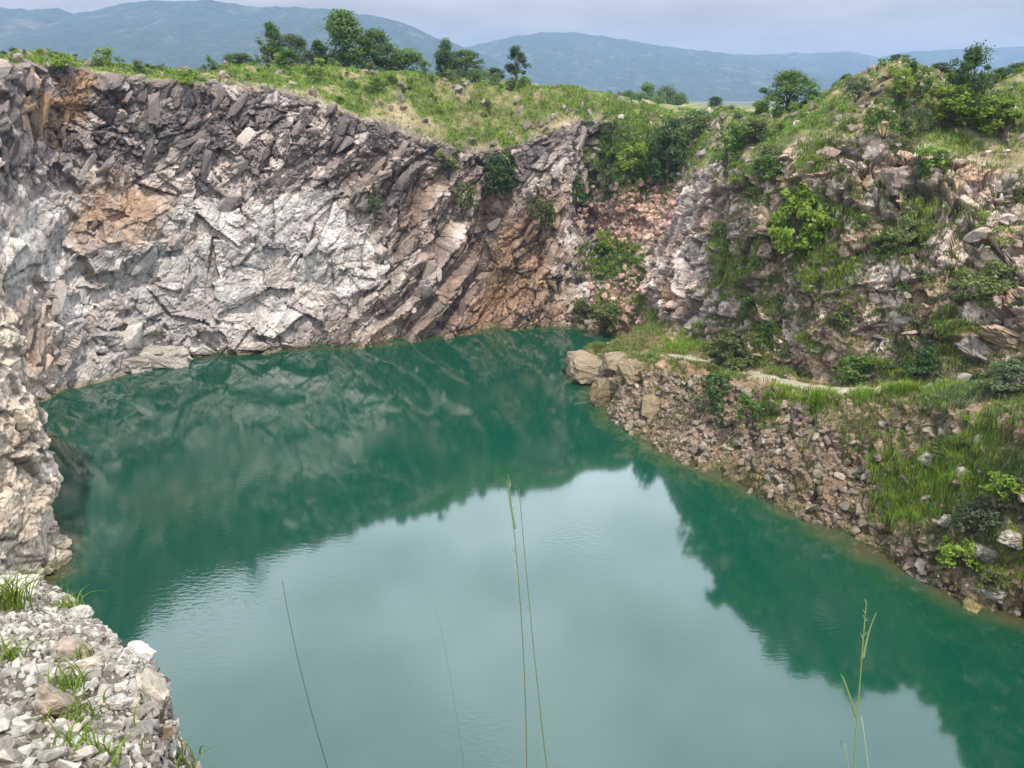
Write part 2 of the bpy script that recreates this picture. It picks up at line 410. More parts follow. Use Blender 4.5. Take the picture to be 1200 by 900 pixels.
# ---- colours the rock and soil have
def C(*a): return np.array(a, float)
def lerp(a, b, t): return a + (b - a) * np.asarray(t)[..., None]
pale, white, pink, grey, dark = C(.44, .385, .355), C(.62, .58, .545), C(.42, .315, .27), C(.215, .195, .19), C(.115, .10, .098)
ochre, brown, tan, soil, turf = C(.42, .25, .115), C(.27, .185, .135), C(.33, .265, .17), C(.24, .19, .12), C(.10, .125, .038)
def blob(px, py, Y, r, stretch=(1, 1, 1), rot=0.0, soft=.5, seed=1):
    c = at(px, py, Y)
    q = GP - c
    cc, ss = math.cos(rot), math.sin(rot)
    qx = q[:, 0] * cc + q[:, 2] * ss; qz = -q[:, 0] * ss + q[:, 2] * cc
    d = np.sqrt((qx / stretch[0])**2 + (q[:, 1] / (stretch[1] * 2.0))**2 + (qz / stretch[2])**2) / r
    m = d < 2.2
    o = np.zeros(len(GP))
    if m.any():
        o[m] = 1 - sstep(1 - soft, 1 + soft * .6, d[m] + .45 * fbm(GP[m] * .9, 3, seed))
    return o
t0, t1, t2, t3 = hrand(h0, 6), hrand(h1, 6), hrand(h2, 6), hrand(h3, 6)
v = .3 * t0 + .3 * t1 + .25 * t2 + .15 * t3 + .3 * fbm(GP * .15, 3, 120)
vs = .3 * t0 + .25 * t1 + .25 * t2 + .2 * t3 + .3 * fbm(GP * .3, 3, 121)
slabc = lerp(C(.30, .285, .275), C(.46, .425, .40), sstep(.15, .5, vs)); slabc = lerp(slabc, white, sstep(.55, .8, vs) * .85)
slabc = lerp(slabc, pink, sstep(.55, .9, hrand(h0, 7)) * .35) * C(.98, 1.0, 1.03)
rock = lerp(dark * 1.2, grey, sstep(.12, .32, v)); rock = lerp(rock, pale, sstep(.34, .6, v)); rock = lerp(rock, white, sstep(.62, .85, v) * .9)
rock = lerp(rock, pink, sstep(.5, .8, hrand(h1, 7) * .6 + hrand(h2, 7) * .4) * .55)
band = fbm(np.stack([Q[:, 0] * .10, Q[:, 1] * .75, Q[:, 2] * .12], 1), 4, 125)
bedc = lerp(lerp(dark, brown, t1), pale, sstep(-.05, .4, -band + .3 * (t2 - .5)))
rock = lerp(rock, bedc, bed_z * .8 * (1 - leftwall) * (1 - slab_z))
# upper part of the far wall is weathered dark, single blocks stay clean
hz = GP[:, 2] + 3.0 * fbm(GP * .12, 3, 130)
wea = sstep(12.5, 16.5, hz) * (1 - right) * (1 - leftwall)
rock = lerp(rock, lerp(lerp(dark, C(.19, .155, .15), t2), pale, sstep(.72, .8, t2) * .7), wea * .85)
rock = lerp(rock, slabc, slab_z * (1 - .6 * wea))
# right-hand slope: tan and brown, a paler spur beside the gully
rc = lerp(lerp(brown, tan, t2), lerp(pale, pink, t3 * .5), sstep(.25, .65, .55 * t1 + .3 * t2 + .15 * t3 + .3 * fbm(GP * .2, 2, 122)) * .9) * 1.42
rc = lerp(rc, dark, sstep(.8, .95, hrand(h2, 8)) * .6)
rock = lerp(rock, rc, right * .85)
spur = sstep(17.9, 18.6, UU) * (1 - sstep(20.8, 22.0, UU)) * (1 - leftwall)
rock = lerp(rock, lerp(lerp(brown, pale, sstep(.15, .5, t1)), lerp(white, pink, t3), sstep(.35, .8, t2) * .7) * 1.05, spur * .9)
rock = lerp(rock, lerp(lerp(C(.46, .39, .31), C(.60, .53, .445), .7 * t0 + .3 * t1), white * C(1.12, 1.05, .97), sstep(.5, .9, t1) * .6), leftwall * .92)
for a in ((72, 112, 55, 1.7, (.8, 1, 2.0), -.5, ochre), (140, 250, 57, 3.0, (1, 1, .9), .2, lerp(ochre, brown, .45)), (38, 400, 51, 1.6, (.6, 1, 2.4), 0, lerp(ochre, pink, .6)),
          (615, 300, 71, 4.2, (.7, 1, 1.7), -.5, lerp(brown, ochre, .38)), (565, 370, 68, 2.6, (1.6, 1, .7), .7, lerp(brown, ochre, .3)), (785, 345, 61, 1.4, (.8, 1, 1.3), 0, lerp(ochre, brown, .3)),
          (645, 355, 70, 2.6, (1, 1, 1), 0, lerp(brown, ochre, .3)), (770, 250, 78, 3.4, (1.6, 1, .9), 0, lerp(pink, ochre, .25) * 1.05), (1165, 400, 35, 1.4, (1.2, 1, .6), 0, lerp(ochre, tan, .6)),
          (1110, 400, 36, 1.6, (1.5, 1, .5), -.4, lerp(ochre, tan, .55))):
    rock = lerp(rock, a[6] * .92, blob(a[0], a[1], a[2], a[3], a[4], a[5], .4, int(a[0])) * (.5 + .3 * t2))
# rock colour darkened along the joints and cracks between blocks
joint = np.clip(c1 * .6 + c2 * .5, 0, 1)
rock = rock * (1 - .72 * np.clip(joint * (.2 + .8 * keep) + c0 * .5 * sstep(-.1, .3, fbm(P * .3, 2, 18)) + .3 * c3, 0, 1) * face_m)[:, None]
rock = rock * (.8 + .45 * hrand(h3, 12))[:, None]
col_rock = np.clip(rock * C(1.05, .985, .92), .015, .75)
scree_c = lerp(lerp(tan, pink, t3), pale, t2 * .5) * (.65 + .5 * hrand(h3, 9))[:, None]
up = np.clip(NGf[:, 2], 0, 1)
gnoise = fbm(GP * .35, 4, 140) + .35 * fbm(GP * 1.6, 3, 141)
grass_top = top_m * sstep(-.35, .25, gnoise + .35) * (1 - gravel_m) * (1 - near * .7)
soilc = lerp(soil, tan, sstep(-.3, .4, fbm(GP * .8, 3, 150)))
turfc = lerp(C(.10, .14, .035), C(.15, .17, .055), sstep(-.2, .5, fbm(GP * .5, 3, 151)))
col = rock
col = lerp(col, scree_c * C(.66, .58, .48), np.clip(bank_m, 0, 1) * .9)
col = lerp(col, lerp(tan, turfc, sstep(-.1, .3, gnoise)), ledge_m * .9)
col = lerp(col, soilc, top_m * (1 - gravel_m))
bare = sstep(.08, .4, fbm(GP * .16, 3, 152) + .5 * fbm(GP * .7, 2, 153) + .35 * (1 - sstep(6.0, 6.35, VV)))
col = lerp(col, turfc, grass_top * (.9 - .6 * bare))
# turf on the shelves of the right-hand rock and in the gully
gpatch = fbm(GP * .22, 3, 145)
shelf = face_m * right * sstep(.15, .45, up * .7 + .9 * gpatch + .25 * gnoise) * sstep(20.0, 21.8, UU)
col = lerp(col, lerp(soilc, turfc, sstep(-.4, .3, gnoise)), shelf * .7)
gully = blob(738, 185, 76, 4.2, (.9, 1, 1.2), 0, .6, 7) + blob(722, 305, 73, 2.6, (1.2, 1, .8), 0, .5, 8)
gully = np.clip(gully, 0, 1)
fan = np.clip(blob(748, 250, 75, 3.7, (1.4, 1, .75), 0, .5, 9), 0, 1) * (UU > 13)
col = lerp(col, turfc, gully * .85)
col = lerp(col, lerp(C(.36, .22, .165), C(.44, .33, .27), t3), fan * .9)
col = lerp(col, lerp(C(.11, .09, .065), C(.24, .21, .17), t3) * .9, gravel_m)
wetz = 1 - sstep(.05, .55, GP[:, 2] + .25 * fbm(GP * 1.2, 2, 160))
col = lerp(col, C(.13, .115, .06), wetz * .75)
col = np.clip(col * C(1.05, .985, .92), .015, .75)

# ---- scattered rock blocks that break up the sheet (same bedrock, joined to it)
def hull(seed, n=14, box=.55):
    r = np.random.default_rng(seed)
    p = r.normal(size=(n, 3)); p /= np.linalg.norm(p, axis=1, keepdims=True)
    p = np.sign(p) * np.abs(p) ** box
    p /= np.abs(p).max()
    bm = bmesh.new()
    for q in p: bm.verts.new(q)
    res = bmesh.ops.convex_hull(bm, input=bm.verts)
    dele = [e for e in res['geom_interior'] if isinstance(e, bmesh.types.BMVert)]
    if dele: bmesh.ops.delete(bm, geom=dele, context='VERTS')
    bmesh.ops.triangulate(bm, faces=bm.faces[:])
    bm.verts.index_update()
    V = np.array([v.co[:] for v in bm.verts]); F = np.array([[v.index for v in f.verts] for f in bm.faces])
    bm.free()
    return V, F
HULLS = [hull(s, 13 + s % 9, .7) for s in range(20)]
def rot_axes(a, b_, n):
    return np.stack([a, b_, n], 2)
def merge_copies(variants, which, R, S, T, colr):
    """many transformed copies as one vertex/triangle soup"""
    Vs, Fs, Cs, off = [], [], [], 0
    for k, (V, F) in enumerate(variants):
        m = np.where(which == k)[0]
        if not len(m): continue
        q = np.einsum('nij,nkj->nki', R[m], V[None] * S[m][:, None]) + T[m][:, None]
        Vs.append(q.reshape(-1, 3))
        Fs.append((F[None] + (np.arange(len(m)) * len(V))[:, None, None]).reshape(-1, 3) + off)
        Cs.append(np.repeat(colr[m], len(V), 0)); off += len(m) * len(V)
    return np.concatenate(Vs), np.concatenate(Fs), np.concatenate(Cs)
def norm(a): return a / (np.linalg.norm(a, axis=-1, keepdims=True) + 1e-9)
def pick(weight, n):
    w = np.clip(weight, 0, None); c = np.cumsum(w)
    return np.searchsorted(c, RNG.random(n) * c[-1])
# area weight of each grid vertex
du = np.linalg.norm(np.roll(GRID, -1, 0) - GRID, axis=2); dvv = np.zeros_like(du); dvv[:, :-1] = np.linalg.norm(GRID[:, 1:] - GRID[:, :-1], axis=2)
AREA = (np.minimum(du, 1.) * np.minimum(dvv, 1.)).ravel()
PX, PY, DEP = project(GP)
INV = (PX > -60) & (PX < 1260) & (PY > -20) & (PY < 960) & (DEP > 1)

def bed_axes(idx):
    r = right[idx] > .5
    an = np.where(r, math.radians(14), math.radians(47)) + RNG.normal(0, .22, len(idx))
    dx = np.where(r, .45, .95); dy = np.where(r, -.89, .25)
    a = np.stack([dx * np.cos(an), dy * np.cos(an), np.sin(an)], 1)
    n = norm(NN[idx] + RNG.normal(0, .25, (len(idx), 3)))
    a = norm(a - n * (a * n).sum(1, keepdims=True))
    return rot_axes(a, np.cross(n, a), n)
parts_block = {}
def blocks_on(lo, hi, n, w, smin, smax, seed):
    idx = pick(w * AREA * INV * (UU >= lo) * (UU < hi), n)
    s = smin * (smax / smin) ** (RNG.random(n) ** 2.6)
    S = np.stack([s * RNG.uniform(.9, 2.0, n), s * RNG.uniform(.3, .8, n), s * RNG.uniform(.35, .8, n)], 1)
    T = GP[idx] - NN[idx] * (s * .12)[:, None]
    c = col_rock[idx] * RNG.uniform(.72, 1.25, (n, 1))
    return merge_copies(HULLS, RNG.integers(0, len(HULLS), n), bed_axes(idx), S, T, np.clip(c, .02, .75))

# ---- cut the sheet into named pieces
idxg = np.arange(NC * NR).reshape(NC, NR)
A, Bq = idxg, np.roll(idxg, -1, 0)
quads = np.stack([A[:, :-1], Bq[:, :-1], Bq[:, 1:], A[:, 1:]], -1)      # (nc, nr-1, 4)
# orientation
q0 = quads[NC // 4, NR // 2]
nn = np.cross(GP[q0[1]] - GP[q0[0]], GP[q0[2]] - GP[q0[0]])
if (nn * NN[q0[0]]).sum() < 0: quads = quads[..., ::-1]
ucol = UPAR
path_pts = np.array([at(790, 425, 51), at(840, 432, 47.5), at(890, 447, 44), at(940, 456, 41), at(1005, 460, 38.4), at(1075, 460, 36.2)])
def seg_dist(P, A, B):
    ab = (B - A)[:2]; t = np.clip(((P[:, :2] - A[:2]) @ ab) / (ab @ ab), 0, 1)
    return np.linalg.norm(P[:, :2] - (A[:2] + t[:, None] * ab), axis=1)
pd = np.min([seg_dist(GP, path_pts[i], path_pts[i + 1]) for i in range(5)], 0) + .3 * fbm(GP * .9, 3, 170)
on_path = (pd < .8) & (VV > 2.8) & (VV < 4.05) & (UU > 18) & (UU < 28)
pq = on_path[quads].all(-1)
col[on_path] = lerp(C(.36, .31, .23), C(.25, .21, .14), sstep(-.3, .3, fbm(GP[on_path] * 2, 3, 171)))
def cut(name, mask, mat, blocks_=None, **tags):
    q = quads[mask]
    used = np.unique(q); re = np.full(NC * NR, -1); re[used] = np.arange(len(used))
    V, cc, q2 = GP[used], col[used], re[q]
    tr = None
    if blocks_ is not None:
        BV, BF, BC = blocks_
        tr = BF + len(V); V = np.concatenate([V, BV]); cc = np.concatenate([cc, BC])
    o = link(name, np_mesh(name, V, q2, tr, mat, cc))
    tag(o, kind='structure', **tags)
    return o
um = lambda lo, hi: ((ucol >= lo) & (ucol < hi))[:, None] & ~pq
clus = .08 + sstep(-.1, .45, fbm(P * .3, 3, 98))
fw = face_m * (.16 + jumble ** 2 * rough + 1.0 * sstep(3.4, 3.7, UU) * (1 - sstep(5.2, 6.0, UU)))
def join(*bl):
    Vs, Fs, Cs, off = [], [], [], 0
    for V, F, c in bl:
        Vs.append(V); Fs.append(F + off); Cs.append(c); off += len(V)
    return np.concatenate(Vs), np.concatenate(Fs), np.concatenate(Cs)
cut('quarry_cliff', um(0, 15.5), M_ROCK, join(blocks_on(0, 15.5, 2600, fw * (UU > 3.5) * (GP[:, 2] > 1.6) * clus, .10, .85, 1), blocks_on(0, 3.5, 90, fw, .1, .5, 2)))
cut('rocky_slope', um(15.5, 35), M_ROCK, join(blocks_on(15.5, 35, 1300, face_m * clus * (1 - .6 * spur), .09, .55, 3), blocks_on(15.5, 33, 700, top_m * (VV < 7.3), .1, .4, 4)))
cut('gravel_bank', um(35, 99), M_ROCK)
cut('path', pq, M_PATH)

TERR = BVHTree.FromPolygons([tuple(p) for p in GP[::1]], [tuple(q) for q in quads[::1, ::1].reshape(-1, 4).tolist()])
EYE = Vector((0, 0, H))
def hit(px, py):
    d = Vector(ray(px, py)).normalized()
    loc, n, i, dist = TERR.ray_cast(EYE, d)
    k = 0
    while px < 300 and loc is not None and loc.z < 8 and py > 690 or loc is None and k < 20:   # just off an edge: step back on to it
        k += 1; px -= 4; py += 2
        loc, n, i, dist = TERR.ray_cast(EYE, Vector(ray(px, py)).normalized())
        if k > 20: break
    return loc, n, dist
def drop(x, y):
    loc, n, i, dist = TERR.ray_cast(Vector((x, y, 60)), Vector((0, 0, -1)))
    return loc
def drop_px(px, Y, py=95):
    p = at(px, py, Y)
    return drop(p[0], p[1])

# ------------------------------------------------------------------ water
shore = LN[:, 0, :2]
xs = np.arange(-42, 32, .45); ys = np.arange(1, 78, .45)
gx, gy = np.meshgrid(xs, ys, indexing='ij')
wp = np.stack([gx.ravel(), gy.ravel()], 1)
sh = shore[::6]
dist = np.full(len(wp), 1e9)
for s in range(0, len(sh), 60):
    d = np.linalg.norm(wp[:, None] - sh[None, s:s + 60], axis=2).min(1)
    dist = np.minimum(dist, d)
n1, n2 = gx.shape
ii = np.arange(n1 * n2).reshape(n1, n2)
wq = np.stack([ii[:-1, :-1], ii[1:, :-1], ii[1:, 1:], ii[:-1, 1:]], -1).reshape(-1, 4)
# shelving bottom: wide on the right-hand bank, narrow below the walls
rightside = sstep(0, 9, wp[:, 0])
depth = dist * (1.0 - .45 * rightside)
mW, nt, N, L = new_mat('green_pool_water')
out = N.new('ShaderNodeOutputMaterial'); bs = N.new('ShaderNodeBsdfPrincipled')
geo = N.new('ShaderNodeNewGeometry')
da = N.new('ShaderNodeAttribute'); da.attribute_name = 'shore_depth'
nz = N.new('ShaderNodeTexNoise'); nz.inputs['Scale'].default_value = .6; nz.inputs['Detail'].default_value = 4
L.new(geo.outputs['Position'], nz.inputs['Vector'])
ad = N.new('ShaderNodeMath'); ad.operation = 'MULTIPLY_ADD'; ad.inputs[1].default_value = 1.6; ad.inputs[2].default_value = -.8
L.new(nz.outputs['Fac'], ad.inputs[0])
sm = N.new('ShaderNodeMath'); sm.operation = 'ADD'; L.new(da.outputs['Fac'], sm.inputs[0]); L.new(ad.outputs[0], sm.inputs[1])
mr = N.new('ShaderNodeMapRange'); mr.inputs['From Min'].default_value = 0; mr.inputs['From Max'].default_value = 1.5
L.new(sm.outputs[0], mr.inputs['Value'])
cr = N.new('ShaderNodeValToRGB')
els = cr.color_ramp.elements
els[0].position = 0; els[0].color = (.06, .055, .024, 1)
els[1].position = 1; els[1].color = (.004, .049, .0285, 1)
e = els.new(.22); e.color = (.04, .062, .027, 1)
e = els.new(.5); e.color = (.008, .052, .022, 1)
L.new(mr.outputs['Result'], cr.inputs['Fac'])
L.new(cr.outputs['Color'], bs.inputs['Base Color'])
bs.inputs['Roughness'].default_value = .055
bs.inputs['IOR'].default_value = 1.95
# faint ripples, stronger in drifting patches
def noise(scale, detail, vec):
    n = N.new('ShaderNodeTexNoise'); n.inputs['Scale'].default_value = scale; n.inputs['Detail'].default_value = detail
    L.new(vec, n.inputs['Vector']); return n
mp = N.new('ShaderNodeMapping'); mp.inputs['Scale'].default_value = (1, 2.2, 1); mp.inputs['Rotation'].default_value = (0, 0, .25)
L.new(geo.outputs['Position'], mp.inputs['Vector'])
r1 = noise(2.6, 3, mp.outputs['Vector']); pm = noise(.09, 2, geo.outputs['Position'])
pr = N.new('ShaderNodeMapRange'); pr.inputs['From Min'].default_value = .5; pr.inputs['From Max'].default_value = .72; pr.inputs['To Min'].default_value = .03; pr.inputs['To Max'].default_value = 1.0
L.new(pm.outputs['Fac'], pr.inputs['Value'])
ml = N.new('ShaderNodeMath'); ml.operation = 'MULTIPLY'; L.new(r1.outputs['Fac'], ml.inputs[0]); L.new(pr.outputs['Result'], ml.inputs[1])
bp = N.new('ShaderNodeBump'); bp.inputs['Strength'].default_value = 1.0; bp.inputs['Distance'].default_value = .012
L.new(ml.outputs[0], bp.inputs['Height']); L.new(bp.outputs['Normal'], bs.inputs['Normal'])
L.new(bs.outputs['BSDF'], out.inputs['Surface'])
wo = link('water', np_mesh('water', np.concatenate([wp, np.zeros((len(wp), 1))], 1), wq, None, mW, attrs={'shore_depth': depth}, smooth=True))
tag(wo, kind='structure')

# ------------------------------------------------------------------ plain and far hills
nr_, na = 26, 160
rad = 95 * (3400 / 95) ** (np.arange(nr_) / (nr_ - 1.0))
th = np.arange(na) / na * 2 * math.pi
gv = np.stack([np.outer(rad, np.cos(th)), np.outer(rad, np.sin(th)) + 38, np.full((nr_, na), 14.0)], -1)
gf = gv.reshape(-1, 3); gf[:, 2] += fbm(gf * .004, 3, 200) * np.clip((np.repeat(rad, na) - 95) / 200, 0, 1) * 3
gi = np.arange(nr_ * na).reshape(nr_, na); gn = np.roll(gi, -1, 1)
gq = np.stack([gi[:-1], gi[1:], gn[1:], gn[:-1]], -1).reshape(-1, 4)
pc = lerp(C(.07, .085, .035), C(.16, .14, .08), sstep(-.2, .4, fbm(gf * .01, 3, 201)))
tag(link('ground', np_mesh('ground', gf, gq, None, M_PLAIN, pc)), kind='structure')

def ridge(name, sil, Y, depth_, extra, seed):
    """a long hill whose skyline passes through the points sil (px, py) at distance Y"""
    px = np.arange(sil[0][0], sil[-1][0], 2.0)
    py = np.interp(px, [s[0] for s in sil], [s[1] for s in sil])
    top = np.array([at(a, b_, Y) for a, b_ in zip(px, py)])
    n = 26; Vs = []
    for k in range(-n, n + 1):
        t = k / n
        prof = (1 - abs(t)) ** 1.15
        r = top.copy(); r[:, 1] += t * depth_
        r[:, 0] *= (Y + t * depth_ * .15) / Y
        r[:, 2] = 8 + (top[:, 2] - 8) * prof
        Vs.append(r)
    V = np.stack(Vs, 0); sh_ = V.shape; V = V.reshape(-1, 3)
    tt = np.repeat(np.abs(np.arange(-n, n + 1) / n), len(px))
    spur = fbm(np.stack([V[:, 0] * .0035, V[:, 1] * .0012, V[:, 2] * 0], 1), 4, seed)
    V[:, 2] += spur * 60 * tt * (1 - tt) * 3 * extra
    V[:, 2] += fbm(V * .03, 4, seed + 5) * 4.0
    i = np.arange(len(V)).reshape(sh_[0], sh_[1])
    q = np.stack([i[:-1, :-1], i[:-1, 1:], i[1:, 1:], i[1:, :-1]], -1).reshape(-1, 4)
    cc = lerp(C(.022, .042, .018), C(.095, .095, .06), sstep(.1, .75, fbm(V * .03, 5, seed + 9) + .5 * fbm(V * .006, 2, seed + 11)))
    tag(link(name, np_mesh(name, V, q, None, M_HILL, cc, smooth=True)), kind='structure')
ridge('hills', [(-260, 40), (-120, 14), (0, 8), (33, 12), (67, 10), (87, 17), (113, 12), (140, 5), (173, 0), (200, 1), (247, 0), (283, 6), (333, 8), (375, 9), (400, 11), (420, 16), (450, 21),
                (470, 26), (490, 34), (510, 44), (535, 52), (560, 62), (600, 78), (650, 100), (700, 112)], 1750, 800, 1.0, 300)
ridge('hills', [(430, 85), (480, 66), (520, 57), (553, 54), (600, 43), (633, 38), (670, 38), (700, 41), (730, 46), (765, 52), (800, 57), (830, 60), (900, 72), (980, 90), (1040, 105)], 2300, 800, .8, 340)
ridge('hills', [(700, 75), (760, 62), (800, 59), (830, 61), (860, 64), (900, 64), (930, 62), (965, 62), (993, 60), (1010, 63), (1030, 67), (1050, 63), (1067, 60), (1100, 59), (1130, 57), (1165, 56), (1200, 54), (1300, 50), (1500, 60)], 2700, 700, .8, 380)

# ------------------------------------------------------------------ vegetation
GREENS = {'dark': ((.038, .078, .024), (.09, .15, .042)), 'mid': ((.06, .115, .024), (.13, .205, .045)), 'bright': ((.12, .19, .022), (.25, .34, .045)),
          'grey': ((.07, .10, .05), (.14, .18, .085)), 'olive': ((.08, .105, .03), (.17, .195, .065)), 'dry': ((.19, .17, .07), (.32, .27, .13))}
def leaves(centres, radii, per, size, green, seed, flat=.8):
    """small leaf faces spread through clumps"""
    r = np.random.default_rng(seed)
    lo, hi = (np.array(c) for c in GREENS[green])
    Vs, Cs = [], []
    for c, ra in zip(centres, radii):
        n = max(6, int(per * r.uniform(.7, 1.3)))
        d = r.normal(size=(n, 3)); d /= np.linalg.norm(d, axis=1, keepdims=True)
        p = c + d * (ra * r.random(n) ** .45)[:, None] * np.array([1, 1, flat])
        nrm = norm(d * .8 + r.normal(0, .7, (n, 3)) + np.array([0, 0, .5]))
        a = norm(np.cross(nrm, r.normal(size=(n, 3)))); b_ = np.cross(nrm, a)
        s = size * r.uniform(.6, 1.4, n)[:, None]
        quad = np.stack([p - a * s, p - b_ * s * .55, p + a * s, p + b_ * s * .55], 1)
        Vs.append(quad.reshape(-1, 3))
        t = np.clip(r.uniform(0, 1) * .5 + r.random(n) * .5, 0, 1)
        Cs.append(np.repeat(lo + (hi - lo) * t[:, None], 4, 0))
    V = np.concatenate(Vs); q = np.arange(len(V)).reshape(-1, 4)
    return V, q, np.concatenate(Cs)
def limb(p0, p1, r0, r1, n=5, seg=3, seed=0, wob=.05):
    r = np.random.default_rng(seed)
    ts = np.linspace(0, 1, seg + 1); p0 = np.array(p0, float); p1 = np.array(p1, float)
    L_ = np.linalg.norm(p1 - p0); ax = (p1 - p0) / L_
    u = norm(np.cross(ax, [0.3, 1, .2])); w = np.cross(ax, u)
    Vs = []
    for t in ts:
        c = p0 + (p1 - p0) * t + (r.normal(0, wob, 3) * L_ if 0 < t < 1 else 0)
        rad_ = r0 + (r1 - r0) * t
        for k in range(n):
            an = 2 * math.pi * k / n
            Vs.append(c + (u * math.cos(an) + w * math.sin(an)) * rad_)
    q = [[a * n + k, a * n + (k + 1) % n, (a + 1) * n + (k + 1) % n, (a + 1) * n + k] for a in range(seg) for k in range(n)]
    return np.array(Vs), np.array(q)
def limbs(lst):
    Vs, Qs, off = [], [], 0
    for V, q in lst:
        Vs.append(V); Qs.append(q + off); off += len(V)
    return np.concatenate(Vs), np.concatenate(Qs)

def tree_meshes(kind, seed, green):
    """unit tree: one metre tall; returns trunk mesh and crown mesh"""
    r = np.random.default_rng(seed)
    cs, rs, ls = [], [], []
    if kind == 'bush':
        z0, top, wid, n = .06, .90, .46, 46
    elif kind == 'round':
        z0, top, wid, n = .06, .92, .40, 92
    elif kind == 'tall':
        z0, top, wid, n = .05, .93, .25, 85
    elif kind == 'open':
        z0, top, wid, n = .05, .94, .36, 90
    else:                                   # column: bare stem, small crown
        z0, top, wid, n = .30, .95, .22, 30
    ls.append(limb((0, 0, -.05), (r.normal(0, .02), r.normal(0, .02), z0 + .2), .028, .018, 6, 4, seed, .02))
    for k in range(n):
        t = r.random() ** .85
        z = z0 + (top - z0) * t
        if kind == 'bush': top = .9 - .35 * r.random()
        w = wid * (math.sin(math.pi * min(1, (t * .8 + .18))) ** .7) * r.uniform(.35, 1.05)
        if kind == 'open': w *= r.uniform(.6, 1.25)
        an = r.uniform(0, 2 * math.pi)
        c = np.array([w * math.cos(an), w * math.sin(an), z])
        cs.append(c); rs.append(r.uniform(.07, .14) * ((.5 + 1.1 * r.random()) if kind == 'bush' else (.6 + .85 * r.random()) if kind != 'column' else .8))
        if k % 4 == 0:
            base = np.array([0, 0, max(.1, min(z - .12 - w * .5, z0 + .2))])
            ls.append(limb(base, c, .011, .003, 4, 3, seed * 50 + k, .05))
    V, q, cc = leaves(cs, rs, 85, .019 if kind != 'bush' else .034, green, seed + 1)
    tv, tq = limbs(ls)
    return (np_mesh('trunk', tv, tq, None, M_BARK, np.tile(C(.10, .075, .05), (len(tv), 1)), smooth=True),
            np_mesh('crown', V, q, None, M_LEAF, cc))
TREES = {}
def tree(loc, h, w, kind, green, label, seed, cat='tree', name='tree', group=None):
    key = (kind, green, seed)
    if key not in TREES: TREES[key] = tree_meshes(kind, seed, green)
    e_ = bpy.data.objects.new(name, None); COL.objects.link(e_)
    e_.location = loc; e_.rotation_euler = (0, 0, random.uniform(0, 6.28))
    base_w = {'bush': .95, 'round': .86, 'tall': .58, 'open': .86, 'column': .52}[kind]
    e_.scale = (w * 1.4 / base_w, w * 1.4 / base_w, h)
    tag(e_, label, cat, group)
    t, c_ = TREES[key]
    if kind == 'bush': link('stem', t, e_); link('foliage', c_, e_)
    else: link('trunk', t, e_); link('crown', c_, e_)
    return e_
def px_size(loc, px): return px * (Vector(loc) - EYE).dot(Vector((0, CP, -SP))) / FPX

RIM = 'trees on the far rim'
for i, (px, base, Y, top, wpx, kind, green, lab) in enumerate([
    (283, 84, 84, 61, 34, 'round', 'dark', 'low dark bushy tree, leftmost of the trees on the far rim'),
    (321, 78, 80, 25, 27, 'open', 'mid', 'slender open tree left of the pale bushy tree on the rim'),
    (346, 76, 82, 38, 34, 'round', 'grey', 'pale grey green bushy tree between two darker trees on the rim'),
    (374, 78, 84, 46, 18, 'tall', 'dark', 'short narrow dark tree left of the tallest rim tree'),
    (405, 84, 86, 10, 42, 'tall', 'mid', 'tallest dark green tree on the far rim'),
    (441, 86, 88, 34, 44, 'round', 'mid', 'broad leafy tree just right of the tallest rim tree'),
    (474, 93, 90, 54, 48, 'round', 'mid', 'low spreading tree right of the broad leafy tree on the rim'),
    (523, 95, 92, 44, 20, 'tall', 'dark', 'thin dark tree leaning against the light green tree on the rim'),
    (547, 97, 92, 58, 40, 'round', 'mid', 'light green rounded tree beside the thin dark tree'),
    (580, 99, 96, 78, 22, 'round', 'grey', 'small hazy grey green tree left of the lone stemmed tree'),
    (606, 97, 93, 53, 24, 'column', 'dark', 'lone tree with a bare stem and small crown on the far rim'),
    (735, 124, 150, 104, 26, 'round', 'mid', 'hazy round tree at the left end of the distant grove'),
    (757, 125, 150, 95, 32, 'round', 'mid', 'hazy tree with the highest crown in the distant grove'),
    (780, 126, 155, 99, 30, 'round', 'grey', 'hazy pale tree at the right of the distant grove'),
    (797, 127, 150, 106, 24, 'round', 'mid', 'hazy low tree at the right end of the distant grove'),
    (714, 120, 150, 106, 14, 'round', 'dark', 'tiny dark tree standing apart left of the distant grove'),
    (837, 134, 96, 113, 15, 'tall', 'dark', 'small dark upright tree between the distant grove and the lone round tree'),
    (920, 139, 66, 81, 52, 'round', 'mid', 'lone round crowned tree with short trunk above the gully'),
    (990, 101, 58, 86, 13, 'round', 'dark', 'tiny dark tree on the left flank of the right hill'),
    (1048, 84, 53, 63, 19, 'round', 'dark', 'small dark tree on the summit of the right hill'),
    (1127, 146, 46.5, 53, 46, 'open', 'dark', 'big dark open crowned tree on the right hill'),
    (1170, 120, 50, 88, 34, 'round', 'dark', 'dark rounded tree behind the bright bush on the right hill'),
    (1194, 108, 55, 72, 34, 'round', 'mid', 'hazy green tree at the right edge of the photo'),
    (1098, 108, 53, 80, 26, 'open', 'grey', 'greyish sparse tree just left of the big dark tree')]):
    loc = drop_px(px, Y, base)
    if loc is None: loc = Vector(at(px, base, Y))
    # the top of the crown decides the height
    d = ray(px, top); topz = H + d[2] * (loc.y / d[1])
    h = max(.8, topz - loc.z)
    tree(loc, h, px_size(loc, wpx), kind, green, lab, 10 + i)

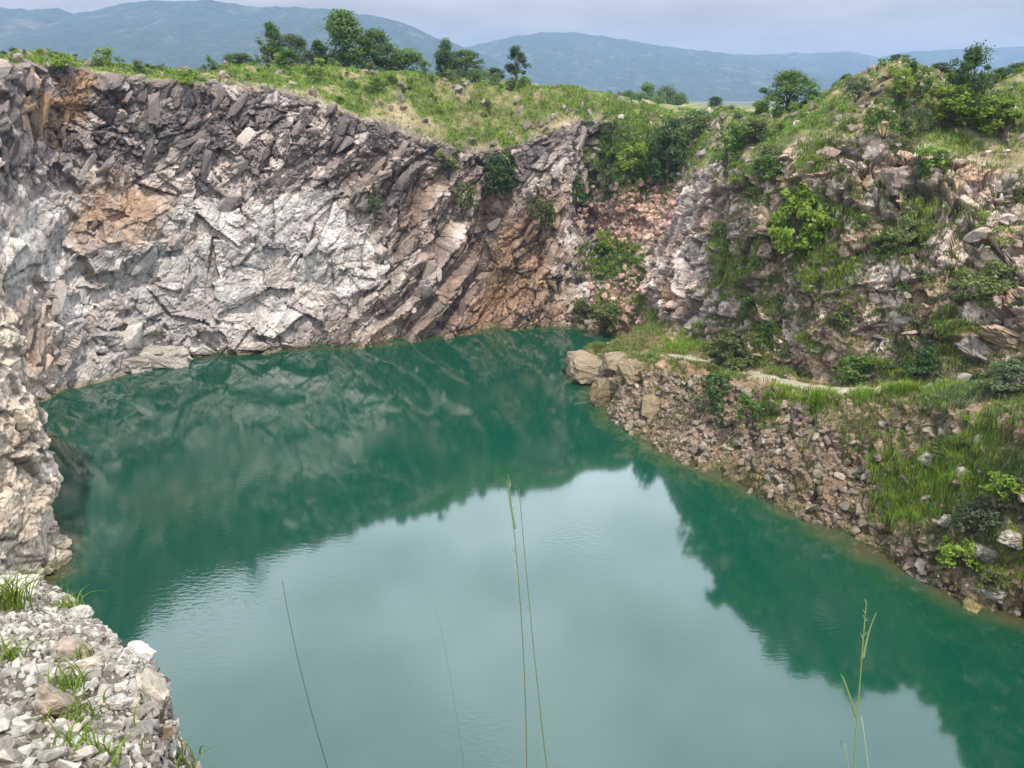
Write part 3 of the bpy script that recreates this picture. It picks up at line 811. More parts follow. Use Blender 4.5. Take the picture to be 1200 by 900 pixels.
# shrubs: leaf clumps, shared meshes
def shrub_mesh(green, seed, n=16):
    r = np.random.default_rng(seed)
    cs, rs, ls = [], [], []
    for k in range(n):
        an = r.uniform(0, 6.28); t = r.random(); w = .42 * math.sqrt(r.random()) * (1 - .4 * t)
        c = np.array([w * math.cos(an), w * math.sin(an), .1 + .8 * t]); cs.append(c); rs.append(r.uniform(.10, .2))
    V, q, cc = leaves(cs, rs, 46, .042, green, seed + 3, .9)
    for k in range(0, n, 3):
        ls.append(limb((0, 0, -.1), cs[k], .014, .005, 4, 2, seed + k))
    tv, tq = limbs(ls)
    me = np_mesh('shrub', np.concatenate([V, tv]), np.concatenate([q, tq + len(V)]), None, M_LEAF, np.concatenate([cc, np.tile(C(.10, .08, .05), (len(tv), 1))]))
    return me
SHR = {g_: [shrub_mesh(g_, 500 + 13 * k + 7 * j, 13 + 3 * j) for j in range(4)] for k, g_ in enumerate(('dark', 'mid', 'bright', 'grey', 'olive'))}
def shrub(loc, h, w, green, label, group=None, name='shrub', cat='shrub'):
    o = link(name, random.choice(SHR[green]))
    o.location = loc - Vector((0, 0, .05 * h)); o.scale = (w, w * random.uniform(.8, 1.2), h); o.rotation_euler = (random.uniform(-.1, .1), random.uniform(-.1, .1), random.uniform(0, 6.28))
    tag(o, label, cat, group)
    return o
for px, py, hp, wp_, g_, lab in [
    (1030, 156, 36, 38, 'mid', 'dark sided green bush at the lip of the right hill'),
    (1070, 160, 30, 30, 'grey', 'grey green spiky bush right of the dark sided bush'),
    (996, 150, 24, 22, 'bright', 'small yellow green bush at the left end of the right hill top'),
    (1043, 112, 26, 30, 'bright', 'yellow green bush just under the summit tree'),
    (1075, 110, 26, 30, 'mid', 'leafy green bush right of the yellow green summit bush'),
    (1100, 145, 36, 56, 'bright', 'wide bright green bush left of the big dark tree'),
    (1178, 152, 42, 50, 'bright', 'bright green bush right of the big dark tree'),
    (1147, 150, 26, 28, 'grey', 'grey green bush at the foot of the big dark tree'),
    (1012, 116, 22, 30, 'grey', 'pale bush on the left shoulder of the right hill'),
    (1110, 200, 26, 40, 'bright', 'low bright bush on the grass below the big dark tree'),
    (1060, 178, 22, 30, 'olive', 'olive bush on the rock lip below the grey spiky bush'),
    (940, 284, 72, 54, 'bright', 'bright green bush growing alone out of the right rock face'),
    (906, 210, 24, 28, 'mid', 'green bush on the rock above left of the lone bright bush'),
    (878, 168, 22, 34, 'mid', 'green bush below left of the lone round crowned tree'),
    (896, 163, 20, 34, 'olive', 'olive bush below the lone round crowned tree'),
    (848, 190, 38, 36, 'mid', 'green bush on the right side of the gully head'),
    (786, 208, 70, 36, 'dark', 'tall dark bush filling the head of the gully'),
    (762, 186, 26, 24, 'mid', 'green bush left of the tall dark gully bush'),
    (735, 200, 30, 36, 'bright', 'wide green bush on the left slope of the gully'),
    (708, 228, 24, 22, 'olive', 'olive bush at the bottom left of the gully slope'),
    (820, 156, 22, 34, 'mid', 'low green bush on the gully rim near the small upright tree'),
    (672, 240, 36, 28, 'dark', 'dark bush hanging in the cleft right of the brown buttress'),
    (632, 265, 28, 26, 'olive', 'round olive bush in the middle of the brown buttress'),
    (576, 225, 44, 34, 'dark', 'dark bush in the shaded recess left of the brown buttress'),
    (592, 192, 34, 28, 'bright', 'bright bush on the rim above the shaded recess'),
    (548, 250, 34, 30, 'olive', 'olive bush on the wall left of the shaded recess'),
    (530, 205, 28, 40, 'olive', 'olive bush under the rim left of the bright rim bush'),
    (690, 376, 26, 26, 'olive', 'olive bush at the water in the far corner of the pool'),
    (724, 380, 26, 40, 'olive', 'olive bush on the low bank behind the rocky spit'),
    (698, 296, 24, 22, 'bright', 'bright green bush at the foot of the gully rubble'),
    (855, 432, 48, 50, 'olive', 'rounded olive bush on the ledge beside the dirt path'),
    (848, 474, 36, 44, 'dark', 'dark green bush hanging below the dirt path'),
    (886, 492, 32, 28, 'mid', 'green bush on the rubble below the end of the dirt path'),
    (1190, 462, 44, 44, 'grey', 'grey green bush on the ledge at the right edge of the photo'),
    (1145, 612, 32, 44, 'grey', 'grey green bush on the bank right of the bright grass'),
    (1182, 584, 34, 40, 'bright', 'yellow green bush on the bank at the right edge above the grey bush'),
    (1112, 652, 30, 44, 'bright', 'yellow green bush low on the bank under the grey green bush'),
    (1168, 688, 26, 36, 'olive', 'olive bush at the waterline near the white stones'),
    (1075, 440, 40, 34, 'dark', 'dark bush against the rock behind the ledge grass'),
    (1000, 445, 34, 40, 'mid', 'green bush at the rock foot right of the dirt path'),
    (1130, 345, 50, 60, 'olive', 'wide olive bush on the right rock face near the overhang'),
    (1050, 290, 40, 40, 'olive', 'olive bush on a shelf of the right rock face'),
    (985, 375, 34, 40, 'olive', 'olive bush in the middle of the right rock face'),
    (620, 250, 28, 22, 'olive', 'small olive bush on the left of the brown buttress'),
    (430, 245, 26, 22, 'grey', 'small grey bush alone on the far grey wall'),
    (210, 98, 16, 34, 'bright', 'low bright bush on the far rim above the grey wall'),
    (118, 76, 18, 24, 'bright', 'low bright bush near the left end of the far rim'),
    (68, 80, 16, 28, 'bright', 'bright bush above the orange stained slab')]:
    loc, n, d = hit(px, py)
    if loc is None: loc, n, d = hit(px, py + 12)
    if loc is None: continue
    if hp >= 40:
        o_ = Vector((n.x, n.y, 0)) * px_size(loc, wp_) * .5 * (1 if n.dot(EYE - loc) > 0 else -1)
        tree(loc + o_ - Vector((0, 0, .08 * px_size(loc, hp))), px_size(loc, hp) * 1.15, px_size(loc, wp_) * .95, 'bush', g_, lab, 600 + int(px) % 5, 'bush', 'bush')
        continue
    shrub(loc + Vector((n.x, n.y, 0)) * px_size(loc, wp_) * .5 * (1 if n.dot(EYE - loc) > 0 else -1), px_size(loc, hp) * 1.25, px_size(loc, wp_) * 1.35, g_, lab)

# random scrub in four belts
def belt(n, w, hmin, hmax, greens, label, group, name='low_shrub'):
    idx = pick(w * AREA * INV, n)
    for i in idx:
        s = hmin + (hmax - hmin) * random.random() ** 1.6
        g_ = random.choice(greens)
        hue = {'bright': 'yellow green', 'mid': 'leaf green', 'olive': 'olive green', 'grey': 'grey green', 'dark': 'dark green'}[g_]
        shrub(Vector(GP[i]), s, s * random.uniform(.9, 1.6), g_, label.replace('low green', 'low').replace('low', 'low ' + hue) if 'low' in label.split() else hue + ' ' + label, group, name)
vis = (UU > 4) & (UU < 32)
belt(90, top_m * (VV < 7.25) * (UU > 4.5) * (UU < 13.2) * (gnoise > -.1), .35, .95, ('bright', 'bright', 'mid', 'olive'), 'low green scrub bush on the grassy far rim', 'scrub bushes on the far rim')
belt(80, top_m * (VV < 7.3) * (UU > 18.5) * (UU < 32), .3, .85, ('bright', 'mid', 'grey', 'bright'), 'low green scrub bush on the top of the right hill', 'scrub bushes on the right hill')
belt(95, face_m * right * (UU > 20.6) * (UU < 31.5) * (.25 + (up > .4)), .4, 1.5, ('olive', 'bright', 'mid', 'grey', 'mid'), 'small scrub bush rooted in the right rock face', 'scrub bushes in the right rock face')
belt(34, bank_m * right * (UU > 20) * (UU < 32), .25, .6, ('olive', 'mid', 'grey'), 'small weedy bush among the rubble of the right bank', 'weedy bushes on the right bank')

belt(46, top_m * (VV > 6.55) * (VV < 7.06) * (UU > 8.3) * (UU < 13), .5, 1.5, ('bright', 'mid', 'mid', 'olive'), 'leafy bush at the foot of the far rim trees', 'bushes below the far rim trees', 'leafy_bush')
belt(36, top_m * (VV > 6.0) * (VV < 7.06) * (UU > 4) * (UU < 8.3), .35, 1.0, ('bright', 'mid', 'olive'), 'low bush on the left part of the far rim', 'bushes on the left part of the far rim')
belt(40, top_m * (VV > 6.2) * (VV < 7.06) * (UU > 20) * (UU < 31), .5, 1.4, ('bright', 'mid', 'grey', 'dark'), 'leafy bush near the crest of the right hill', 'leafy bushes on the right hill', 'leafy_bush')
# ---- grass: blades merged, nobody could count them
def blades(pts, h, wdt, n, green, lean=.45, spread=.12, seed=0):
    r = np.random.default_rng(seed)
    m = len(pts) * n
    lo, hi = (np.array(c) for c in GREENS[green])
    base = np.repeat(pts, n, 0) + np.concatenate([r.normal(0, 1, (m, 2)) * np.repeat(np.broadcast_to(spread, len(pts)), n)[:, None], np.zeros((m, 1))], 1)
    hh = np.repeat(np.broadcast_to(h, len(pts)), n) * r.uniform(.5, 1.15, m)
    an = r.uniform(0, 6.28, m); dirx = np.stack([np.cos(an), np.sin(an), np.zeros(m)], 1)
    side = np.stack([-np.sin(an), np.cos(an), np.zeros(m)], 1) * (np.broadcast_to(wdt, m) * r.uniform(.6, 1.3, m))[:, None]
    le = r.uniform(.1, 1, m) * lean
    mid = base + dirx * (hh * le * .3)[:, None]; mid[:, 2] += hh * .6
    tip = base + dirx * (hh * le)[:, None]; tip[:, 2] += hh * (1 - .25 * le)
    base = base.copy(); base[:, 2] -= .05
    V = np.stack([base - side * .7, base + side * .7, mid + side, mid - side, tip], 1).reshape(-1, 3)
    o = np.arange(m) * 5
    q = np.stack([o, o + 1, o + 2, o + 3], 1); t = np.stack([o + 3, o + 2, o + 4], 1)
    tt = np.clip(np.repeat(r.random(len(pts)), n) * .55 + r.random(m) * .45, 0, 1)
    return V, q, t, np.repeat(lo + (hi - lo) * tt[:, None], 5, 0)
def grass_obj(name, sets, label=None):
    Vs, Qs, Ts, Cs, off = [], [], [], [], 0
    for V, q, t, c in sets:
        Vs.append(V); Qs.append(q + off); Ts.append(t + off); Cs.append(c); off += len(V)
    o = link(name, np_mesh(name, np.concatenate(Vs), np.concatenate(Qs), np.concatenate(Ts), M_GRASS, np.concatenate(Cs)))
    tag(o, label, None, None, 'stuff')
    return o
def gpts(w, n): return GP[pick(w * AREA * INV, n)]
wt = top_m * (VV < 7.4) * sstep(-.25, .2, gnoise + .1) * (1 - .8 * bare)
sets = [blades(gpts(wt * (UU > 4.5) * (UU < 15.3), 9000), .22, .030, 5, 'mid', .8, .14, 1),
        blades(gpts(wt * (UU > 4.5) * (UU < 15.3), 14000), .20, .030, 5, 'bright', .8, .16, 2),
        blades(gpts(top_m * (VV < 7.4) * (UU > 4.5) * (UU < 15.3) * (1 - .5 * bare), 2200), .20, .028, 5, 'dry', .8, .15, 3)]
grass_obj('grass', sets, 'short green and straw coloured grass on the far rim')
sets = [blades(gpts(wt * (UU > 15.3) * (UU < 33), 7000), .22, .026, 5, 'mid', .8, .14, 4),
        blades(gpts(wt * (UU > 15.3) * (UU < 33), 12000), .20, .026, 5, 'bright', .8, .14, 5),
        blades(gpts(top_m * (VV < 7.4) * (UU > 15.3) * (UU < 33), 2500), .20, .024, 5, 'dry', .8, .14, 6),
        blades(gpts(shelf * (UU < 33), 12000), .28, .022, 5, 'olive', .9, .12, 7),
        blades(gpts(shelf * (gpatch > .12) * (UU < 33), 7000), .30, .022, 5, 'bright', .9, .14, 17),
        blades(gpts(shelf * (UU < 33), 4500), .24, .022, 5, 'dry', .9, .12, 8),
        blades(gpts(gully, 5000), .28, .035, 5, 'mid', .8, .14, 9),
        blades(gpts(gully, 3000), .28, .035, 5, 'bright', .8, .14, 10)]
grass_obj('grass', sets, 'grass on the right hill and in the gully')
def around(px, py, r, n):
    loc, nn_, d = hit(px, py)
    R = 1.15 * px_size(loc, r)
    dd = np.linalg.norm(GP - np.array(loc), axis=1)
    return GP[pick((dd < R) * (1 - dd / (R + 1e-6)) * AREA * (1 - on_path), n)]
sets = [blades(gpts(ledge_m * (gnoise > -.05) * ~on_path, 2600), .30, .018, 6, 'bright', .7, .1, 11),
        blades(gpts(ledge_m * (gnoise > -.1) * ~on_path, 3500), .30, .018, 6, 'olive', .7, .1, 12),
        blades(gpts(ledge_m * ~on_path, 3000), .27, .016, 6, 'dry', .7, .1, 13),
        blades(gpts(bank_m * right * (gnoise > -.05), 3600), .28, .016, 6, 'olive', .8, .1, 14),
        blades(gpts(bank_m * right * (VV > 2.5) * (gnoise > -.1), 1200), .30, .016, 6, 'bright', .8, .12, 15),
        blades(gpts(bank_m * right * (gnoise > -.2), 1800), .26, .014, 6, 'dry', .8, .12, 18)]
for k, (px, py, r_, n_, hh, g_) in enumerate([(800, 408, 34, 320, .6, 'bright'), (745, 400, 30, 160, .35, 'dry'), (1060, 585, 42, 520, .55, 'bright'), (1105, 570, 48, 560, .6, 'bright'), (1145, 545, 46, 360, .5, 'bright'),
        (1130, 462, 46, 420, .5, 'grey'), (1125, 458, 46, 300, .5, 'bright'), (850, 408, 24, 200, .5, 'olive'), (925, 462, 24, 160, .4, 'bright'), (960, 472, 18, 160, .7, 'bright'), (1062, 458, 24, 240, .8, 'bright'), (1010, 466, 14, 100, .6, 'bright'), (1150, 520, 40, 260, .4, 'bright'),
        (1185, 650, 40, 220, .35, 'bright'), (1040, 545, 26, 160, .35, 'bright'), (1090, 520, 30, 90, .35, 'olive'), (1180, 520, 36, 120, .35, 'olive'), (1010, 505, 26, 120, .35, 'olive'), (1150, 600, 40, 120, .35, 'olive'), (1120, 640, 50, 300, .35, 'olive'), (890, 480, 26, 150, .45, 'mid'), (1190, 560, 36, 240, .4, 'mid')]):
    sets.append(blades(around(px, py, r_, n_), hh, .014, 8, g_, .75, .1, 40 + k))
grass_obj('grass', sets, 'taller grass along the ledge and the right bank')

# ------------------------------------------------------------------ loose stones
def stone_mesh(seed, n=16, box=.6):
    V, F = hull(seed, n, box)
    bm = bmesh.new()
    vs = [bm.verts.new(v) for v in V]
    for f in F: bm.faces.new([vs[i] for i in f])
    bmesh.ops.bevel(bm, geom=bm.edges[:], offset=.05, segments=1, affect='EDGES', profile=.5)
    bmesh.ops.triangulate(bm, faces=bm.faces[:])
    bm.verts.index_update()
    V = np.array([v.co[:] for v in bm.verts]); F = np.array([[v.index for v in f.verts] for f in bm.faces]); bm.free()
    return V, F
STONES = [stone_mesh(900 + s, 11 + s % 6, .45 + .05 * (s % 5)) for s in range(12)]
def stone_cols(n, warm, gain=1.0, hue=(.36, .27, .20), cast=(1.03, .97, .86)):
    t = RNG.random((n, 1)) ** 1.3; a = (C(.24, .22, .195) * (1 - t) + C(.55, .52, .475) * t) * gain
    w_ = (RNG.random((n, 1)) < warm) * RNG.uniform(.3, 1, (n, 1))
    a = a * C(*cast)
    return np.clip((a * (1 - w_) + (C(*hue) * (.6 + .6 * t)) * gain * w_), .03, .75)
def rand_rot(n):
    q = RNG.normal(size=(n, 4)); q /= np.linalg.norm(q, axis=1, keepdims=True)
    w_, x, y, z = q.T
    return np.stack([np.stack([1 - 2 * (y * y + z * z), 2 * (x * y - z * w_), 2 * (x * z + y * w_)], 1), np.stack([2 * (x * y + z * w_), 1 - 2 * (x * x + z * z), 2 * (y * z - x * w_)], 1), np.stack([2 * (x * z - y * w_), 2 * (y * z + x * w_), 1 - 2 * (x * x + y * y)], 1)], 1)
STONE_ME = {}
def stone_obj(name, k, c, loc, R, S, label, cat, group):
    c = np.round(c * 90) / 90
    key = (k, tuple(np.round(c * 90).astype(int)))
    if key not in STONE_ME:
        V, F = STONES[k]
        STONE_ME[key] = np_mesh(name, V, None, F, M_STONE, np.tile(np.clip(c, .03, .75), (len(V), 1)))
    o = link(name, STONE_ME[key])
    o.matrix_world = Matrix.Translation(Vector(loc)) @ Matrix(R.tolist()).to_4x4() @ Matrix.Diagonal((*S, 1))
    tag(o, label, cat, group)
    return o
def stone_field(name, stuffname, w, n, smin, smax, power, warm, label, group, nobj, flat=(.45, .9), lift=.25, gain=1.0, hue=(.36, .27, .20), cast=(1.03, .97, .86)):
    idx = pick(w * AREA * INV, n)
    s = smin * (smax / smin) ** (RNG.random(n) ** power)
    S = np.stack([s * RNG.uniform(.8, 1.4, n), s * RNG.uniform(.7, 1.1, n), s * RNG.uniform(*flat, n)], 1)
    R = rand_rot(n)
    T = GP[idx] + NGf[idx] * (s * lift)[:, None]
    cc = stone_cols(n, warm, gain, hue, cast); k = RNG.integers(0, len(STONES), n)
    _, _, dep = project(T)
    order = np.argsort(-(s / dep))
    top_, rest = order[:nobj], order[nobj:]
    for i in top_:
        stone_obj(name, int(k[i]), cc[i], T[i], R[i], S[i], label, 'stone', group)
    V, F, c2 = merge_copies(HULLS, k[rest], R[rest], S[rest], T[rest], cc[rest])
    o = link(stuffname, np_mesh(stuffname, V, None, F, M_STONE, c2)); tag(o, None, None, None, 'stuff')
stone_field('gravel_stone', 'gravel', gravel_m * (VV < 7.1), 26000, .010, .085, 2.4, .3, 'pale angular stone lying in the gravel on the near left bank', 'stones on the near left bank', 200, gain=.98, hue=(.40, .33, .26), flat=(.22, .65), lift=.2, cast=(1.0, .97, .91))
wr = bank_m * (UU > 19) * (UU < 33) * (VV < 2.9) * (1 - .85 * sstep(-.1, .25, gnoise)) * (1 - .8 * sstep(28, 30, UU))
stone_field('rubble_stone', 'rubble', wr, 13000, .03, .28, 3.2, .85, 'angular stone in the rubble of the right bank above the water', 'rubble stones on the right bank', 200, gain=.64, hue=(.33, .24, .16), cast=(1.06, .94, .80))
red = fan + .35 * blob(740, 345, 70, 2.8, (1.2, 1, .9), 0, .5, 11)
stone_field('scree_stone', 'scree', red, 3200, .08, .42, 2.2, .95, 'reddish broken stone in the scree of the gully', 'scree stones in the gully', 60, gain=.95, hue=(.46, .28, .21), cast=(1.2, .88, .76))

def boulder_mesh(seed, c, soft=1.0):
    r = np.random.default_rng(seed + 70)
    V, F = hull(300 + seed, 22, .55)
    bm = bmesh.new(); vs = [bm.verts.new(v) for v in V]
    for f in F: bm.faces.new([vs[i] for i in f])
    bmesh.ops.subdivide_edges(bm, edges=bm.edges[:], cuts=5, use_grid_fill=True)
    bmesh.ops.triangulate(bm, faces=bm.faces[:]); bm.verts.index_update()
    V = np.array([v.co[:] for v in bm.verts]); F = np.array([[v.index for v in f.verts] for f in bm.faces]); bm.free()
    q = V * 1.5 + seed * 7.7 + .25 * np.stack([fbm(V * 1.5 + 9 * k + seed, 2, k) for k in range(3)], 1)
    h, f1, f2, d = worley(q * np.array([1, 1.6, 2.2]), seed)
    off = (hrand(h, 1) - .5) * .16 + (hrand(h, 2) - .5) * .3 * d[:, 0] + (hrand(h, 3) - .5) * .3 * d[:, 2] - .08 * (1 - sstep(0, .15, f2 - f1))
    off += fbm(V * 2.2 + seed, 3, seed + 3) * .09
    V = V * (1 + off * soft)[:, None]
    cc = c * (.75 + .4 * hrand(h, 5) + .25 * fbm(V * 3 + seed, 3, 77))[:, None]
    return np_mesh('boulder', V, None, F, M_STONE, np.clip(cc, .03, .75))
NB = [0]
stone_field('rim_stone', 'rim_rubble', top_m * (VV < 7.2) * (UU > 4) * (UU < 32) * (.15 + bare), 1500, .06, .45, 2.6, .8, 'weathered stone lying in the grass on the quarry rim', 'stones on the quarry rim', 60, gain=.6)
def big_stone(px, py, size_px, S, rot, c, k, label, sink=.0, name='boulder'):
    loc, n, d = hit(px, py)
    s = px_size(loc, size_px) / 2
    R = np.array(Euler(rot).to_matrix())
    NB[0] += 1
    o = link(name, boulder_mesh(NB[0], C(*c) * C(1.05, .98, .88) * (.8 if px < 400 else .62), .55 if 'tan' in label else 1.0))
    o.matrix_world = Matrix.Translation(loc + n * (s * S[2] * (1 - sink) * .6)) @ Matrix(R.tolist()).to_4x4() @ Matrix.Diagonal((*(s * a for a in S), 1))
    tag(o, label, 'boulder')
big_stone(188, 760, 40, (1.1, .5, .5), (.1, .3, -.4), (.60, .60, .58), 1, 'white wedge of rock at the lip of the near gravel')
big_stone(178, 818, 56, (1.0, .5, .55), (.3, .6, -.8), (.46, .42, .38), 3, 'long tilted pale slab on the edge of the near gravel')
big_stone(62, 842, 62, (.7, .6, 1.0), (.5, .2, .4), (.42, .36, .30), 5, 'large tan boulder half buried in the near gravel')
big_stone(84, 770, 50, (1.0, .6, .45), (.2, .1, -.3), (.42, .35, .31), 7, 'pinkish flat stone above the large tan boulder')
big_stone(105, 790, 36, (.9, .8, .6), (0, .2, .6), (.52, .47, .40), 8, 'cream blocky stone beside the weeds in the near gravel')
big_stone(100, 722, 28, (1.0, .8, .6), (.1, 0, .2), (.55, .54, .52), 2, 'pale stone at the upper tip of the near gravel')
big_stone(12, 700, 50, (1.2, .8, .5), (.2, .1, .3), (.58, .56, .50), 4, 'cream flat stone beneath the grass tuft at the left edge')
big_stone(184, 858, 32, (.7, .5, .8), (.2, .4, .4), (.45, .36, .28), 6, 'brownish upright stone on the outer edge of the near gravel')
big_stone(140, 830, 34, (.8, .6, .5), (.2, .4, 1.2), (.50, .48, .46), 9, 'grey stone between the weeds and the tilted slab')
big_stone(192, 424, 50, (1.5, .8, .7), (0, .05, .1), (.46, .43, .40), 10, 'long pale boulder at the waterline below the far wall', .1)
big_stone(160, 430, 34, (1.2, .8, .6), (0, .1, .2), (.44, .41, .38), 11, 'pale boulder at the waterline left of the long pale one', .1)
big_stone(696, 424, 46, (1.25, 1.3, .6), (.1, .1, .3), (.40, .33, .24), 5, 'rounded tan boulder at the tip of the rocky spit')
big_stone(738, 444, 36, (1.2, .9, .8), (.2, .2, .8), (.36, .29, .20), 1, 'tan boulder behind the rounded tip of the rocky spit')
big_stone(722, 424, 34, (1.2, 1.0, .6), (.1, .0, .4), (.40, .33, .23), 1, 'low tan rock on top of the rocky spit')
big_stone(718, 462, 34, (.9, .8, 1.1), (.1, .3, .2), (.34, .28, .18), 1, 'tan rock at the waterline under the rocky spit')
big_stone(758, 476, 30, (1.0, .8, 1.0), (.3, .2, 1.2), (.33, .26, .18), 1, 'brownish tan rock where the spit meets the rubble')
big_stone(1165, 696, 30, (1.2, .9, .7), (.2, .1, .4), (.56, .54, .50), 3, 'white stone at the waterline by the right edge')
big_stone(1140, 706, 22, (1.2, .9, .8), (.1, .1, .8), (.38, .32, .16), 8, 'yellowish stone standing in the shallows by the right bank')
big_stone(1128, 566, 24, (.7, .6, 1.1), (.2, .1, .1), (.56, .50, .42), 7, 'cream upright stone in the bright grass of the right bank')
big_stone(1112, 612, 18, (.7, .6, 1.1), (.2, .5, .1), (.60, .57, .50), 2, 'small pale stone under the bright grass of the right bank')
big_stone(1155, 648, 32, (1.2, .7, .6), (.2, .1, .1), (.52, .48, .42), 9, 'pale flat stone on the bank above the white waterline stone')
big_stone(1188, 630, 30, (1.1, .8, .7), (.1, .2, .5), (.56, .52, .46), 4, 'cream block near the right edge of the bank')
big_stone(1092, 536, 20, (1, .9, .8), (.1, .2, .5), (.58, .55, .46), 6, 'round cream stone at the top of the bright grass')
big_stone(905, 292, 26, (1, .8, .8), (.1, .2, .5), (.34, .27, .22), 10, 'pinkish block left below the lone bright bush')
big_stone(1060, 205, 46, (1, .8, .8), (.1, .2, .5), (.34, .28, .25), 11, 'pinkish grey block under the lip of the right hill')
big_stone(1150, 420, 60, (1.2, .7, .45), (.2, .5, .3), (.30, .275, .25), 1, 'grey slab leaning on the ledge near the right edge')
big_stone(1182, 400, 50, (1.3, .7, .45), (.1, .3, .2), (.48, .38, .28), 3, 'ochre banded block above the grey leaning slab')

# ------------------------------------------------------------------ foreground grass
def strip(points, w0, w1, flat=.35):
    """a thin tapering stalk along world points"""
    pts = np.array(points); n = 6; Vs = []
    for i, p in enumerate(pts):
        t = i / (len(pts) - 1); a = pts[min(i + 1, len(pts) - 1)] - pts[max(i - 1, 0)]; a = a / np.linalg.norm(a)
        u = norm(np.cross(a, [0, 1, .1])); w_ = np.cross(a, u); r = w0 + (w1 - w0) * t
        for k in range(n):
            an = 2 * math.pi * k / n; Vs.append(p + u * math.cos(an) * r + w_ * math.sin(an) * r * flat)
    q = [[a * n + k, a * n + (k + 1) % n, (a + 1) * n + (k + 1) % n, (a + 1) * n + k] for a in range(len(pts) - 1) for k in range(n)]
    return np.array(Vs), np.array(q)
def smooth_path(pp, n=14):
    pp = np.array(pp, float); t = np.linspace(0, 1, len(pp)); tt = np.linspace(0, 1, n)
    c = [np.polyfit(t, pp[:, k], min(2, len(pp) - 1)) for k in range(3)]
    return np.stack([np.polyval(k, tt) for k in c], 1)
def stalk(pix, Y, w0, w1, label, green=(.20, .24, .10), leaf=None, head=0):
    e_ = bpy.data.objects.new('grass_stalk', None); COL.objects.link(e_)
    tag(e_, label, 'grass stalk', 'tall grass stalks in front of the water')
    pts = [at(*p, Y + .05 * i) for i, p in enumerate(pix)]
    g0 = pts[0].copy(); loc = drop(g0[0], g0[1])
    root = drop(pts[0][0] * .75, .95)                    # rooted in the lip of the bank, bowing out over the water
    root = np.array(root) if root is not None else pts[0]
    root[2] -= .03
    e_.location = Vector(pts[0])
    sp_ = smooth_path(pts)
    V, q = strip(np.concatenate([[root, root * .45 + sp_[0] * .55 + np.array([0, 0, -.06])], sp_]), w0, w1, .8)
    link('stem', np_mesh('stem', V - pts[0], q, None, M_GRASS, np.tile(C(*green), (len(V), 1)), smooth=True), e_)
    if head:
        r = np.random.default_rng(head); tip = smooth_path(pts)[-5:]; Vs, Qs, off = [], [], 0
        for k in range(22):
            b0 = tip[0] + (tip[-1] - tip[0]) * r.random(); d = norm(np.array([r.normal(0, .5), r.normal(0, .5), 1.0])) * r.uniform(.012, .03)
            V, q = strip(np.array([b0, b0 + d * .5, b0 + d]), .0016, .0006, .6); Vs.append(V); Qs.append(q + off); off += len(V)
        V = np.concatenate(Vs)
        link('seed_head', np_mesh('seed_head', V - pts[0], np.concatenate(Qs), None, M_GRASS, np.tile(C(.34, .33, .20), (len(V), 1))), e_)
    for lp in leaf or []:
        V, q = strip(smooth_path([at(*p, Y + .02 * i) for i, p in enumerate(lp)], 8), w0 * 1.15, w1, .3)
        link('leaf_blade', np_mesh('leaf_blade', V - pts[0], q, None, M_GRASS, np.tile(C(.17, .23, .08), (len(V), 1)), smooth=True), e_)
stalk([(615, 1010), (616, 900), (612, 700), (595, 565)], 2.3, .0036, .0012, 'tallest pale grass stalk, tip leaning left over the water', leaf=[[(604, 620), (598, 590), (594, 563)]], head=3)
stalk([(655, 1010), (642, 900), (622, 740), (609, 575)], 2.4, .0034, .0012, 'grass stalk crossing behind the tallest one and leaning right at its foot')
stalk([(420, 1010), (382, 900), (350, 770), (331, 683)], 2.5, .0032, .0012, 'single dark grass stalk leaning left over the water', green=(.09, .10, .06))
stalk([(560, 1010), (538, 850), (520, 760), (509, 708)], 3.4, .0022, .0008, 'faint thin grass stalk left of the tall crossing pair', green=(.18, .24, .16))
stalk([(992, 1010), (1000, 890), (1010, 780), (1015, 706)], 2.6, .0045, .0018, 'flowering grass stalk with a side leaf near the right', green=(.22, .28, .07), leaf=[[(1012, 770), (1018, 742), (1027, 718)], [(1003, 840), (990, 800), (984, 790)]], head=5)
stalk([(1030, 1010), (1018, 900), (1012, 860), (1008, 836)], 2.5, .0034, .0014, 'short pale grass blade right of the flowering stalk', green=(.32, .36, .22))
stalk([(1003, 1010), (996, 905), (990, 888), (985, 868)], 2.5, .0034, .0014, 'short pale grass blade left of the flowering stalk', green=(.32, .36, .22))

def tuft(px, py, n, h, green, label, spread=.06, w=.006, lean=.9, group='grass tufts in the near gravel'):
    loc, nn_, d = hit(px, py)
    r = np.random.default_rng(int(px * 7 + py))
    lo, hi = (np.array(c) for c in GREENS[green])
    Vs, Qs, Cs, off = [], [], [], 0
    n = int(n * 1.4); w *= 1.7
    for k in range(n):
        an = r.uniform(0, 6.28); l = h * r.uniform(.5, 1.1); ln = r.uniform(.2, 1) * lean
        b0 = np.array([r.normal(0, spread), r.normal(0, spread), -.03]); dr = np.array([math.cos(an), math.sin(an), 0])
        pts = [b0, b0 + dr * l * ln * .3 + np.array([0, 0, l * .6]), b0 + dr * l * ln + np.array([0, 0, l * (1 - .4 * ln)])]
        V, q = strip(smooth_path(pts, 7), w, w * .15, .25)
        Vs.append(V); Qs.append(q + off); off += len(V); Cs.append(np.tile(lo + (hi - lo) * r.random(), (len(V), 1)))
    o = link('grass_tuft', np_mesh('grass_tuft', np.concatenate(Vs), np.concatenate(Qs), None, M_GRASS, np.concatenate(Cs)))
    o.location = loc
    tag(o, label, 'grass tuft', group)
tuft(10, 712, 70, .75, 'bright', 'long bladed grass tuft at the left edge of the near gravel', .14, .007, 1.1)
tuft(82, 716, 36, .42, 'bright', 'grass tuft at the upper tip of the near gravel by the water', .08, .006, 1.1)
tuft(78, 690, 5, .85, 'bright', 'thin upright grass sprig at the foot of the left rock wall', .05, .005, .35)
